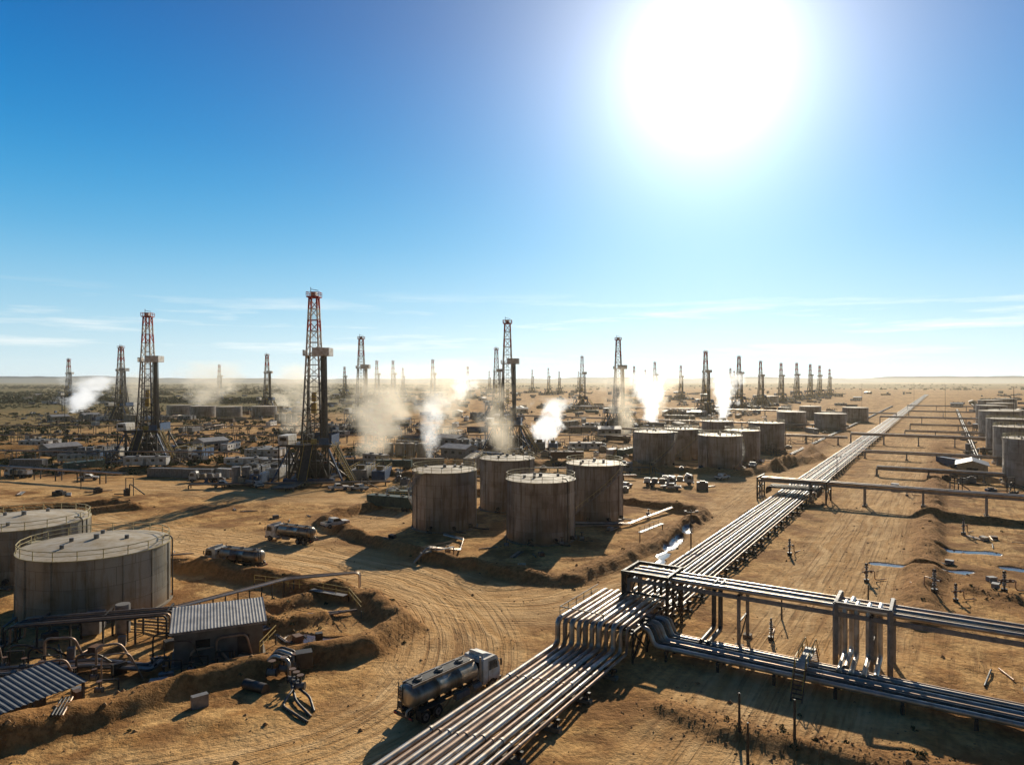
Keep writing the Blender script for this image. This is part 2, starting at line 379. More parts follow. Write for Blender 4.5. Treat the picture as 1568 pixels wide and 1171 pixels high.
# ------------------------------------------------------------ drilling rig
def rig_mesh(det=2):
    mb=MB();zf=11.;zt=55.
    def w(z): return 3.0+(1.15-3.0)*((z-zf)/(zt-zf))**.9
    NP=13;zs=[zf+(zt-zf)*i/NP for i in range(NP+1)]
    for i in range(NP):
        z0,z1=zs[i],zs[i+1];a,b=w(z0),w(z1)
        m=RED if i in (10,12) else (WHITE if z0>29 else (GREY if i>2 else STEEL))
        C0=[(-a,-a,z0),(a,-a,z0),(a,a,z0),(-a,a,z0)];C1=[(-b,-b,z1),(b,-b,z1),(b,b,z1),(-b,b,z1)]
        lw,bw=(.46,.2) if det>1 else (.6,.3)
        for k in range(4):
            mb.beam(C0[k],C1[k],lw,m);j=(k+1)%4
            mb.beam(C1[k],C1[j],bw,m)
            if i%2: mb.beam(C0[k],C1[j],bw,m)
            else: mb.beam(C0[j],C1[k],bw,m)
            if det>1: mb.beam(C0[k],C0[j],bw*.8,m)
    mb.box((0,0,zt+.2),(3.8,3.4,.35),RED);mb.box((0,0,zt+1.1),(1.6,2.2,1.2),WHITE)
    rail(mb,[(-1.9,-1.7,zt+.4),(1.9,-1.7,zt+.4),(1.9,1.7,zt+.4),(-1.9,1.7,zt+.4)],RED,1.2,.14,True)
    mb.beam((-1,0,zt+1),(-1,0,zt+3.2),.15,STEEL);mb.beam((-1,0,zt+2.6),(1.3,0,zt+2.2),.15,STEEL)
    zm=37.5
    mb.box((1.2,0,zm),(7.8,5.2,.3),WHITE)
    for dy in (-2.6,2.6): mb.box((2.6,dy,zm+1.2),(5.0,.1,2.2),WHITE)
    mb.box((5.1,0,zm+1.2),(.1,5.1,2.2),WHITE);mb.box((-2.7,0,zm+.9),(.1,5,1.5),WHITE)
    for dy in (-1.5,-.5,.5,1.5): mb.beam((2,dy,zm+.6),(4.9,dy,zm+.6),.2,STEEL)
    for ix in range(3):
        for iy in range(4):
            if det<2 and (ix==1 or iy%2): continue
            mb.cyl((2.8+ix*.5,-1.3+iy*.8,zf+.4),(2.4+ix*.5,-1.3+iy*.8,zm+1.8),.15 if det>1 else .3,PIPED,6)
    for dx in (-.5,-.2,.2,.5): mb.beam((dx,0,26),(dx,0,zt),.07,STEEL)
    mb.box((0,0,25),(1.3,.9,2.8),YEL);mb.box((0,0,21.6),(1.5,1.5,3.2),YEL);mb.cyl((0,0,12),(0,0,20),.12,PIPED,6)
    mb.beam((-1.7,-1.8,zf),(-1.3,-1.4,zm),.35,PIPED);mb.tube([(-1.4,-1.6,30),(-1,-2.6,21),(-.4,-.6,23)],.14,BLACK,6,3)
    mb.box((0,0,zf-.4),(13,12,.8),STEEL)
    for x in (-5.8,-2,2,5.8):
        for y in (-5.5,5.5):
            mb.beam((x,y,0),(x,y,zf-.6),.5,STEEL)
    for y in (-5.5,5.5):
        for x0,x1 in ((-5.8,-2),(2,5.8),(-2,2)):
            mb.beam((x0,y,0.4),(x1,y,zf-.9),.32,STEEL);mb.beam((x1,y,.4),(x0,y,zf-.9),.32,STEEL)
        mb.beam((-6,y,5.2),(6,y,5.2),.35,STEEL)
        mb.box((0,y,.5),(15,1.3,1.),STEELB)
    for x in (-5.8,5.8):
        mb.beam((x,-5.5,.4),(x,5.5,zf-.9),.32,STEEL);mb.beam((x,5.5,.4),(x,-5.5,zf-.9),.32,STEEL);mb.box((x,0,.5),(1.3,12,1.),STEEL)
    for sx in (-1,1):
        mb.beam((sx*10.5,-7,0),(sx*5.5,-5.4,zf-.5),.45,STEELB);mb.beam((sx*10.5,6,0),(sx*5.5,5,zf-.5),.45,STEEL)
        mb.beam((sx*10.5,-7,.3),(sx*10.5,6,.3),.5,STEEL)
        mb.beam((sx*2.8,5.8,zf),(sx*2.2,2.6,27),.35,STEEL)
    mb.box((0,0,4),(5,5,3.5),STEEL);mb.cyl((0,0,0),(0,0,9),.7,STEEL,12)
    for x,y,a,b,h in ((-3.5,1,3,5,6),(3.6,-1,2.6,4,5),(-1,4,5,2,7)): mb.box((x,y,h/2),(a,b,h),STEEL);mb.box((x,y,h+.3),(a*.6,b*.5,.6),RUST)
    mb.box((6.0,1.5,zf+1.3),(.15,9,2.6),STEELB);mb.box((2.2,5.9,zf+1.3),(7.4,.15,2.6),STEELB);mb.box((4.6,-5.9,zf+1.),(2.8,.15,2.0),STEELB)
    mb.box((-7.6,-1.5,zf+1.3),(3.0,8,2.7),WHITE);mb.box((-7.6,-5.56,zf+1.6),(2,.08,1.),GLASS);mb.box((-9.15,-1.5,zf+1.6),(.08,4,1.),GLASS)
    mb.box((-7.6,-1.5,zf-.4),(3.2,8.2,.3),STEEL)
    mb.beam((-9,-5,0),(-9,-5,zf-.5),.3,STEEL);mb.beam((-9,2,0),(-9,2,zf-.5),.3,STEEL)
    rail(mb,[(-6,-5.9,zf),(3,-5.9,zf)],YEL,1.2,.12)
    mb.box((-2.5,3,zf+1.2),(3,2.5,2.4),STEEL);mb.cyl((-3.6,3,zf+1.4),(-1.4,3,zf+1.4),1.1,RUST,12)
    mb.box((1,-3.6,zf+.8),(1.4,1,1.6),YEL)
    for dx in (6.6,7.8):
        mb.beam((dx,-5.5,zf-.2),(dx+7,-9,0),.22,YEL,.3);mb.beam((dx,-5.5,zf+1),(dx+7,-9,1.2),.12,YEL)
    for i in range(16):
        t=i/16;mb.box((7.2+7*t,-5.5-3.5*t,zf-.2-(zf)*t),(1.4,.9,.07),YEL)
    mb.hexa([(-1.2,-5.9,zf-.5),(1.2,-5.9,zf-.5),(1.2,-12,.8),(-1.2,-12,.8),(-1.2,-5.9,zf-.2),(1.2,-5.9,zf-.2),(1.2,-12,1.2),(-1.2,-12,1.2)],STEEL)
    for sx in (-1.25,1.25): mb.beam((sx,-5.9,zf),(sx,-12,1.5),.15,YEL)
    mb.box((0,-18,1.),(2.4,12,.35),STEEL)
    for y in (-23,-20,-16,-12.5): mb.beam((-1,y,0),(-1,y,.9),.25,STEEL);mb.beam((1,y,0),(1,y,.9),.25,STEEL)
    for i in range(9): mb.cyl((-2.2-.35*i,-22,.75),(-2.2-.35*i,-12,.75),.13,PIPED,6)
    mb.beam((-1.6,-20,.3),(-6,-20,.3),.3,STEEL);mb.beam((-1.6,-14,.3),(-6,-14,.3),.3,STEEL)
    for i,(x,y,a,b,h,mm) in enumerate([(14,4,5,13,2.8,GREY),(20,3,4,12,2.6,STEELB),(-13,6,4,11,2.8,WHITE),(-19,5,4,11,3,GREY),(9,14,13,3.2,3,STEELB),(-6,15,12,3.2,2.9,WHITE),(-14,-7,3,8,2.6,STEELB)]):
        mb.box((x,y,h/2+.3),(a,b,h),mm);mb.box((x,y,.15),(a+.2,b+.2,.3),STEEL)
        rail(mb,[(x-a/2,y-b/2,h+.3),(x+a/2,y-b/2,h+.3),(x+a/2,y+b/2,h+.3),(x-a/2,y+b/2,h+.3)],YEL if i<2 else GREY,1.1,.1,True,3)
        for k in range(4):
            mb.box((x-a*.5-.03,y-b*.35+k*b*.23,h/2+.3),(.08,b*.1,h*.6),STEEL)
            if a>b: mb.box((x-a*.35+k*a*.23,y-b/2-.03,h/2+.3),(a*.1,.08,h*.6),STEEL)
        mb.cyl((x,y+b*.2,h+.3),(x,y+b*.2,h+2.2),.25,STEEL,8)
        mb.box((x,y-b*.25,h+.9),(a*.5,b*.15,1.2),STEEL)
    mb.tube([(11,0,1),(11,-3,1),(7,-3,4),(5,-3,6)],.3,PIPED,8)
    mb.cyl((-17,-9,0),(-17,-9,5),1.3,GREY,14);mb.cyl((-20,-9,0),(-20,-9,5),1.3,GREY,14)
    return mb.mesh('drilling_rig')
RM2=rig_mesh(2);RM1=rig_mesh(1)
RIGS=[(-60,207),(-143,268),(-90.6,410),(-2,300),(65,418),(-299,522),(-576,887),(-244,680),(-448,1045),(173,610),(75,731),(-12.7,552),(-103,887),(-76,1170),(-170,975),(-187,944),(-234,1463),(-312,1272),(243,731),(296,813),(372,944),(452,1084),(511,1170),(573,1272),(648,1393),(268,1084),(204,975),(336,1721),(78,1463),(119,1721),(51,1721),(468,1463),(-55,1650),(560,1721),(238,1330),(180,1850)]
for i,(x,y) in enumerate(RIGS):
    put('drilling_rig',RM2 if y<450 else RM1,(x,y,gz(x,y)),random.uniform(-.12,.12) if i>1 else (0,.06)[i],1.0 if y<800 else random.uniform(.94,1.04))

# ------------------------------------------------------------ trucks
def wheels(mb,ys,duals,r=.52,tr=1.05):
    for y,du in zip(ys,duals):
        mb.beam((-tr,y,r),(tr,y,r),.2,STEEL)
        for sx in (-1,1):
            x0=sx*tr
            mb.cyl((x0-.16*sx,y,r),(x0+.16*sx,y,r),r,BLACK,20);mb.cyl((x0+.14*sx,y,r),(x0+.19*sx,y,r),r*.55,GREY,12)
            mb.cyl((x0+.18*sx,y,r),(x0+.23*sx,y,r),r*.2,STEEL,8)
            if du: mb.cyl((x0-.5*sx,y,r),(x0-.19*sx,y,r),r,BLACK,20)
def cab(mb,y0,cm=None):
    cm=cm or WHITE
    prof=[(y0,.75),(y0+2.15,.75),(y0+2.2,1.75),(y0+1.85,2.85),(y0+1.6,3.0),(y0+.1,3.0),(y0,2.85)]
    mb.prism(prof,-1.2,1.2,cm)
    mb.hexa([(-1.05,y0+2.215,1.85),(1.05,y0+2.215,1.85),(1.05,y0+1.93,2.72),(-1.05,y0+1.93,2.72),(-1.05,y0+2.15,1.85),(1.05,y0+2.15,1.85),(1.05,y0+1.86,2.72),(-1.05,y0+1.86,2.72)],GLASS)
    mb.box((0,y0-.02,2.3),(1.3,.05,.6),GLASS)
    for sx in (-1,1):
        mb.hexa([(sx*1.2,y0+.75,1.85),(sx*1.2,y0+1.95,1.85),(sx*1.2,y0+1.7,2.65),(sx*1.2,y0+.75,2.65),(sx*1.215,y0+.75,1.85),(sx*1.215,y0+1.95,1.85),(sx*1.215,y0+1.7,2.65),(sx*1.215,y0+.75,2.65)],GLASS)
        mb.box((sx*1.42,y0+2.1,2.3),(.12,.1,.6),BLACK);mb.beam((sx*1.2,y0+2.0,2.55),(sx*1.42,y0+2.1,2.5),.05,STEEL)
        mb.box((sx*.85,y0+2.25,1.0),(.35,.06,.22),GLASS);mb.box((sx*1.205,y0+.65,1.75),(.02,.03,1.9),STEEL)
        mb.box((sx*1.15,y0+1.15,.75),(.15,1.3,.25),STEEL)
    mb.box((0,y0+2.28,.7),(2.4,.2,.4),GREY);mb.box((0,y0+2.215,1.35),(1.6,.04,.5),BLACK)
    mb.hexa([(-.9,y0+.3,3.0),(.9,y0+.3,3.0),(.9,y0+1.5,3.0),(-.9,y0+1.5,3.0),(-.8,y0+.3,3.4),(.8,y0+.3,3.4),(.7,y0+.9,3.25),(-.7,y0+.9,3.25)],cm)
def tanker():
    mb=MB()
    for sx in (-.45,.45): mb.beam((sx,-5.2,.95),(sx,4.6,.95),.14,STEEL,.28)
    wheels(mb,[-4.1,-2.75,3.9],[1,1,0])
    n=28;st=[(-5.35,.0),(-5.3,.6),(-5.15,.9),(-4.95,1),(-2.6,1),(-2.57,1.03),(-2.5,1.03),(-2.47,1),(0,1),(.03,1.03),(.1,1.03),(.13,1),(2.05,1),(2.2,.9),(2.33,.6),(2.38,0)]
    V=[];
    for y,k in st:
        V+=[(1.2*k*math.cos(2*math.pi*j/n),y,2.2+.92*k*math.sin(2*math.pi*j/n)) for j in range(n)]
    mb.add(V,[(i*n+j,(i+1)*n+j,(i+1)*n+(j+1)%n,i*n+(j+1)%n) for i in range(len(st)-1) for j in range(n)],TANKW,True)
    for y in (-4.6,-3.6,-2.2,-.9,.5,1.7): mb.box((0,y,1.35),(1.7,.12,.7),STEEL)
    for sx in (-1,1): 
        mb.beam((sx*.62,-5.0,3.06),(sx*.62,2.1,3.06),.1,TANKW,.22)
        mb.box((sx*1.12,-3.4,1.22),(.6,2.9,.06),STEEL);mb.box((sx*1.12,-4.85,1.0),(.6,.06,.45),STEEL)
        mb.beam((sx*1.1,-2,1.35),(sx*1.1,2.3,1.35),.08,STEEL)
        mb.box((sx*1.0,.2,.85),(.45,1.6,.5),GREY);mb.cyl((sx*1,1.5,.85),(sx*1,2.5,.85),.3,GREY,12)
    mb.box((0,-1.45,3.13),(.9,6.8,.04),STEEL)
    for y in (-3.9,-1.5,.9): mb.cyl((0,y,3.1),(0,y,3.33),.36,GREY,14);mb.box((0,y,3.37),(.15,.6,.06),STEEL)
    for sx in (-.25,.25): mb.beam((sx-.5,-5.45,1.0),(sx-.5,-5.3,3.2),.06,STEEL)
    for i in range(7): mb.beam((-.75,-5.42,1.1+i*.3),(-.25,-5.42,1.1+i*.3),.05,STEEL)
    mb.box((0,-5.45,.75),(2.3,.15,.25),STEEL)
    for sx in (-.9,.9): mb.box((sx,-5.54,.78),(.3,.04,.14),RED)
    mb.tube([(.5,-5.0,1.4),(.5,-5.5,1.3),(.5,-5.6,.9)],.1,PIPE)
    mb.cyl((1.0,2.55,1),(1.0,2.55,3.3),.09,PIPE,8)
    cab(mb,2.75);return mb.mesh('tanker_truck')
TT=tanker()
def face(name,mesh,x0,y0,x1,y1,sc=1):
    cx,cy=(x0+x1)/2,(y0+y1)/2
    return put(name,mesh,(cx,cy,gz(cx,cy)+.02),-math.atan2(x1-x0,y1-y0),sc)
face('tanker_truck',TT,-8.9,60.2,-2.4,67.8,1.08)
face('tanker_truck',TT,-38.7,107,-50,111)
face('tanker_truck',TT,-36.2,124.8,-46.4,129.5)
face('tanker_truck',TT,-24,178,-31,171)
def flatbed():
    mb=MB()
    for sx in (-.45,.45): mb.beam((sx,-4.5,.95),(sx,4,.95),.14,STEEL,.28)
    wheels(mb,[-3.4,-2.1,3.3],[1,1,0]);cab(mb,2.1);mb.box((0,-1.3,1.25),(2.4,6.6,.2),GREY);mb.box((0,1.95,1.9),(2.4,.1,1.3),STEEL)
    for k in range(3): mb.box((0,-3.6+k*2.1,1.85),(1.9,1.6,1.0),(WHITE,GREY,TAN)[k]);mb.box((0,-3.6+k*2.1,2.4),(1.4,1.1,.12),STEEL)
    return mb.mesh('flatbed_truck')
FB=flatbed()
def pickup():
    mb=MB();wheels(mb,[-1.7,1.7],[0,0],.4,.85)
    mb.prism([(-2.7,.5),(2.7,.5),(2.75,1.0),(1.1,1.12),(.4,1.75),(-.9,1.78),(-1.05,1.12),(-2.7,1.1)],-.92,.92,WHITE)
    mb.prism([(.98,1.16),(.42,1.68),(-.82,1.7),(-.9,1.16)],-.94,.94,GLASS);mb.prism([(1.08,1.15),(.4,1.72),(.42,1.62),(1.0,1.12)],-.8,.8,GLASS)
    mb.box((0,-1.85,1.11),(1.5,1.5,.03),BLACK);mb.box((0,2.78,.6),(1.8,.12,.22),STEEL);mb.box((0,-2.75,.6),(1.8,.12,.2),STEEL)
    return mb.mesh('pickup_truck')
PK=pickup()
for x0,y0,x1,y1,mm in [(38,195,46,192,FB),(44,199,52,196,FB),(47,188,41,190,PK),(107,190,104,186,PK),(-88,205,-96,204,FB),(-20,190,-14,194,FB),(30,188,33,192,PK),(78,222,80,226,PK),(128,262,131,267,PK),
   (-84,193,-80,194,PK),(-50,188,-46,190,PK),(-70,190,-73,194,PK),(-130,206,-126,207,PK),(12,203,17,202,PK),(-40,186,-44,188,PK),(-18,170,-15,174,PK),(-37,133,-33,137,PK),(62,206,66,209,PK),(-150,212,-158,214,FB)]:
    face('flatbed_truck' if mm is FB else 'pickup_truck',mm,x0,y0,x1,y1)

# ------------------------------------------------------------ site clutter meshes
def container(mat,L=12,w=2.5,h=2.7):
    mb=MB();mb.box((0,0,h/2+.15),(w-.1,L-.1,h-.1),mat)
    k=int(L/.55)
    for i in range(k):
        y=-L/2+.3+i*(L-.6)/(k-1)
        for sx in (-1,1): mb.box((sx*(w/2-.03),y,h/2+.15),(.08,.26,h-.35),mat)
    for sx in (-1,1):
        for sy in (-1,1): mb.beam((sx*w/2,sy*L/2,.1),(sx*w/2,sy*L/2,h+.2),.16,mat)
        mb.beam((sx*w/2,-L/2,h+.15),(sx*w/2,L/2,h+.15),.14,mat)
    for dx in (-.8,-.3,.3,.8): mb.beam((dx,-L/2-.02,.3),(dx,-L/2-.02,h),.05,GREY)
    return mb.mesh('shipping_container')
def trailer(mat,L=14):
    mb=MB();mb.box((0,0,1.9),(3,L,2.6),mat);mb.box((0,0,3.27),(3.2,L+.3,.14),GREY);mb.box((0,0,.5),(1.2,L*.9,.2),STEEL)
    for i in range(5):
        y=-L/2+1.6+i*(L-3.2)/4
        for sx in (-1,1):
            if i==2: mb.box((sx*1.51,y,1.65),(.06,.95,2.0),GREY);mb.box((sx*1.9,y,.4),(.8,1.2,.1),STEEL)
            else: mb.box((sx*1.51,y,2.2),(.06,1.1,.8),GLASS);mb.box((sx*1.52,y,1.75),(.1,1.25,.08),GREY)
    for y in (-1,1,-L*.4,L*.4):
        for sx in (-1,1): mb.cyl((sx*1.1,y,.4),(sx*1.35,y,.4),.4,BLACK,10) if abs(y)<2 else mb.box((sx*1.1,y,.3),(.4,.4,.6),CONC)
    for y in (-L*.25,L*.2): mb.box((0,y,3.6),(1,1.2,.5),GREY)
    return mb.mesh('site_trailer')
def frac(mat):
    mb=MB();mb.prism([(-6,.9),(5,.9),(6,2),(6,3.3),(-6,3.3)],-1.3,1.3,mat)
    for i in range(9):
        for sx in (-1,1): mb.box((sx*1.33,-5.4+i*1.3,2.1),(.1,.12,2.2),mat)
    mb.beam((0,-6,.6),(0,-7.5,.9),.3,STEEL)
    for y in (-4.8,-3.6):
        for sx in (-1,1): mb.cyl((sx*.9,y,.5),(sx*1.2,y,.5),.5,BLACK,12)
    rail(mb,[(-1.2,-6,3.3),(1.2,-6,3.3),(1.2,6,3.3),(-1.2,6,3.3)],YEL,1,.08,True,3)
    for y in (-3,1,4): mb.cyl((0,y,3.3),(0,y,3.6),.4,GREY,10)
    return mb.mesh('frac_tank')
def pump():
    mb=MB();mb.box((0,0,.3),(2.4,7,.3),STEEL);mb.box((0,1.8,1.4),(1.8,2.6,1.9),TAN);mb.box((0,1.8,2.5),(1.2,1.6,.4),STEEL)
    mb.cyl((0,-2.8,1.2),(0,.2,1.2),.7,GREY,12);mb.cyl((.5,2.4,2.3),(.5,2.4,4),.15,STEEL,8);mb.box((0,3.2,1.4),(1.6,.2,1.8),BLACK)
    mb.tube([(0,-2.4,1.6),(0,-2.4,3),(0,-4.5,3),(0,-4.5,0)],.18,PIPED);mb.tube([(.8,-1,.8),(2.6,-1,.8),(2.6,-5,.8)],.14,PIPE2)
    return mb.mesh('pump_unit')
def smallbldg(mat,roof):
    mb=MB();mb.box((0,0,2),(8,12,4),mat)
    for sx in (-1,1): mb.add([(0,-6.4,5.3),(0,6.4,5.3),(sx*4.5,6.4,3.9),(sx*4.5,-6.4,3.9),(0,-6.4,5.45),(0,6.4,5.45),(sx*4.5,6.4,4.05),(sx*4.5,-6.4,4.05)],[(0,1,2,3),(4,5,6,7),(3,2,6,7),(0,3,7,4),(1,2,6,5)],roof)
    for sy in (-1,1): mb.add([(-4,sy*6,4),(4,sy*6,4),(0,sy*6,5.3)],[(0,1,2)],mat)
    mb.box((0,-6.03,1.6),(3,.08,3.2),STEEL)
    for y in (-3.5,0,3.5):
        for sx in (-1,1): mb.box((sx*4.02,y,2.4),(.06,1.4,1),GLASS)
    return mb.mesh('metal_shed')
def vertank():
    mb=MB()
    for i in range(4):
        x=i*4.2-6.3;mb.cyl((x,0,0),(x,0,6),1.8,TW2,20);mb.cyl((x,0,6),(x,0,6.5),1.8,ROOFC,20,r2=.3)
    mb.box((0,-2.0,6.2),(16,.9,.1),STEEL);rail(mb,[(-8,-2.4,6.2),(8,-2.4,6.2)],YEL,1.1,.09)
    mb.beam((8,-2,0),(8,-2,6.2),.15,YEL);mb.beam((-8,-2,0),(-8,-2,6.2),.15,YEL);mb.tube([(-7,-2.5,.6),(7,-2.5,.6),(9,-2.5,.6)],.15,PIPE2)
    return mb.mesh('tank_battery')
def manif():
    mb=MB();rg=random.Random(5)
    for i in range(5): mb.tube([(-7,i*1.1,.8),(-2,i*1.1,.8),(-2,i*1.1,2.6),(6,i*1.1,2.6),(6,i*1.1,.8),(9,i*1.1,.8)],.2,(PIPED,PIPE2,PIPED)[i%3],6)
    for x in (-4,0,4,7):
        mb.beam((x,-.7,0),(x,-.7,3.2),.2,STEEL);mb.beam((x,5.2,0),(x,5.2,3.2),.2,STEEL);mb.beam((x,-.7,3.1),(x,5.2,3.1),.2,STEEL)
    for i in range(5): mb.box((rg.uniform(-6,7),rg.uniform(0,5),.7),(1.2,1,1.4),STEEL,rg.random())
    mb.cyl((-5,7,0),(-5,7,4),1,GREY,12);mb.cyl((-1,7,1.2),(5,7,1.2),.9,TAN,12)
    return mb.mesh('pipe_skid')
KINDS=[('shipping_container',container(STEELB)),('shipping_container',container(GREY)),('shipping_container',container(TAN)),('shipping_container',container(WHITE,6)),
 ('site_trailer',trailer(WHITE)),('site_trailer',trailer(GREY,10)),('frac_tank',frac(GREEN)),('frac_tank',frac(GREY)),('frac_tank',frac(RUST)),
 ('pump_unit',pump()),('metal_shed',smallbldg(GREY,COR)),('metal_shed',smallbldg(TAN,COR)),('tank_battery',vertank()),('flatbed_truck',FB),('pipe_skid',manif()),('pump_unit',pump()),('pipe_skid',None)]
KINDS[16]=('pipe_skid',KINDS[14][1])
BA=-math.radians(32.4)
occ=[(x,y,r+5) for x,y,r in TANKPOS]+[(x,y,25) for x,y in RIGS]
def free(x,y,r):
    o=(x+38.1)*.8446-y*.5355
    if abs(o)<13: return False
    if samp(RR,x,y)>.05 or samp(RR,x+4,y)>.05 or samp(RR,x-4,y)>.05: return False
    for a,b,q in occ:
        if (x-a)**2+(y-b)**2<(q+r)**2: return False
    return True
def drop(k,x,y,rz,r=6):
    n,m_=KINDS[k];put(n,m_,(x,y,gz(x,y)-.05),rz);occ.append((x,y,r))
for k,x,y,rz in [(1,-108,214,1.45),(1,-99,213,1.5),(3,-90,214,1.2),(4,-122,228,1.6),(6,-24,166,1.35),(6,-28,159,1.2),(5,-80,232,1.5),(4,-92,236,1.6),
   (1,-170,240,1.5),(4,-160,252,1.55),(7,-188,240,1.4),(6,-40,232,1.5),(2,-30,240,1.6),(9,-34,205,.2),(9,-76,196,1.)]:
    drop(k,x,y,rz)
cnt=0
for _ in range(9000):
    if cnt>430: break
    u=random.random();y=215+1500*u**1.5
    x=random.uniform(-.72,.86)*y
    if x<-.2*y and random.random()<(.75 if y<450 else .45): continue
    if not free(x,y,7): continue
    nn=random.choice((1,1,2));k=random.randrange(len(KINDS));rz=random.choice((BA,BA+math.pi/2,0,math.pi/2,1.5))+random.uniform(-.05,.05)
    for j in range(nn):
        xx=x+j*5.5*math.cos(rz);yy=y+j*5.5*math.sin(rz)
        if random.random()<.3:k=random.randrange(len(KINDS))
        n,m_=KINDS[k];put(n,m_,(xx,yy,gz(xx,yy)-.05),rz);cnt+=1
    occ.append((x,y,11))
for (x,y) in RIGS:
    if y>1000: continue
    for j in range(7):
        a=random.uniform(0,6.28);d=random.uniform(30,46);xx,yy=x+d*math.cos(a),y+d*math.sin(a)
        if yy<215 or (yy<250 and xx>-80) or not free(xx,yy,-16): continue
        k=random.randrange(len(KINDS));n,m_=KINDS[k];put(n,m_,(xx,yy,gz(xx,yy)-.05),random.choice((BA,0,1.57,BA+1.57)))
# drums, pallets, skids, pipe bundles strewn over the whole field (one mesh)
mb=MB();rq=random.Random(21)
for _ in range(1500):
    if rq.random()<.35: cx,cy=rq.choice(RIGS[:6]);x,y=cx+rq.gauss(0,26),cy+rq.gauss(-6,16)
    else: y=175+480*rq.random()**1.4;x=rq.uniform(-.74,.8)*y
    if y<178 or not free(x,y,-14) : continue
    if y<215 and -60<x<60 and rq.random()<.6: continue
    z=gz(x,y);a=rq.choice((0,BA,1.57))+rq.uniform(-.2,.2);c=rq.random();M=rq.choice((STEEL,STEEL,GREY,RUST,WHITE,TAN,STEELB))
    if c<.35:
        b,d,h=rq.uniform(1,3.4),rq.uniform(.8,2.2),rq.uniform(.6,2);mb.box((x,y,z+h/2),(b,d,h),M,a);mb.box((x,y,z+h+.15),(b*.5,d*.6,.4),STEEL,a)
    elif c<.6:
        for j in range(rq.randint(2,5)): mb.cyl((x+j*.35,y,z+.2),(x+j*.35+6*math.cos(a+.5),y+6*math.sin(a+.5),z+.2),.15,rq.choice((PIPED,PIPE2,PIPED)),6)
    elif c<.8:
        for j in range(rq.randint(2,6)): mb.cyl((x+rq.uniform(-1.5,1.5),y+rq.uniform(-1.5,1.5),z),(x+rq.uniform(-1.5,1.5)*0+j*.8-1,y,z+1),.32,M,8)
    else:
        h=rq.uniform(2,5);mb.beam((x,y,z-.3),(x,y,z+h),.16,STEEL);mb.beam((x,y,z+h),(x+2,y,z+h),.14,STEEL);mb.beam((x+2,y,z-.3),(x+2,y,z+h),.16,STEEL);mb.tube([(x-3,y,z+.5),(x+1,y,z+.5),(x+1,y,z+h*.7),(x+5,y,z+.4)],.15,PIPED,6)
put('equipment_clutter',mb)

# ------------------------------------------------------------ pipelines
def P(t,o,z): return (-38.1+t*.5355+o*.8446,t*.8446-o*.5355,z)
mb=MB();k=0
OFF=[-3.6,-2.8,-2.05,-1.3,-.6,.1,.85,1.6,2.35,3.1,3.75];RAD=[.30,.26,.30,.24,.30,.26,.3,.22,.28,.2,.16]
for o,r in zip(OFF,RAD):
    m_=(PIPE,PIPE2,PIPE)[k%3];m2=(PIPE,PIPED,PIPE2,PIPED)[k%4];k+=1
    zz=.95+r;up=3.6+r
    mb.tube([P(38,o,zz),P(86+.18*k,o,zz),P(86+.18*k,o,up),P(99+.15*k,o,up),P(99+.15*k,o,1.3+r)],r,m_,10,.7)
    r2=r*.82
    mb.tube([P(99.2+.15*k,o,1.3+r2),P(420,o,1.3+r2)],r2,m2,10)
    mb.tube([P(420,o,1.3+r2),P(1700,o,1.3+r2)],r2,m2,6)
    for t in (52,64,76): mb.cyl(P(t+.2*k,o,zz),P(t+.2*k+.25,o,zz),r*1.18,m_,10)
t=42
while t<500:
    x,y,_=P(t,0,0)
    if not 86<t<98:
        zt=.95 if t<86 else 1.3
        mb.beam(P(t,-4.2,zt-.14),P(t,4.3,zt-.14),.28,STEEL,.28)
        for o in (-3.8,0,3.9): mb.beam(P(t,o,-.6),P(t,o,zt-.25),.3,STEEL)
        mb.beam(P(t,-4.3,.0),P(t,4.4,.0),.6,CONC,.5)
    t+=6 if t<300 else 15
for t in (88.5,92.5,97):
    mb.beam(P(t,-4.2,3.45),P(t,4.3,3.45),.26,STEEL,.3)
    for o in (-4.0,0,4.2): mb.beam(P(t,o,-.6),P(t,o,3.4),.24,STEEL)
for o in (-4.0,4.2): mb.beam(P(88.5,o,.3),P(92.5,o,3.4),.14,STEEL);mb.beam(P(92.5,o,.3),P(88.5,o,3.4),.14,STEEL);mb.beam(P(92.5,o,.3),P(97,o,3.4),.14,STEEL)
for o in (-4.2,4.3): mb.beam(P(87.8,o,3.3),P(98.5,o,3.3),.2,STEEL,.26)
rail(mb,[P(88,-4.3,3.6),P(98,-4.3,3.6)],STEEL,1.1,.08)
mb.beam(P(88,-4.3,4.7),P(88,1,4.7),.1,STEEL);mb.beam(P(88,1,3.4),P(88,1,4.7),.1,STEEL)
put('main_pipeline',mb)

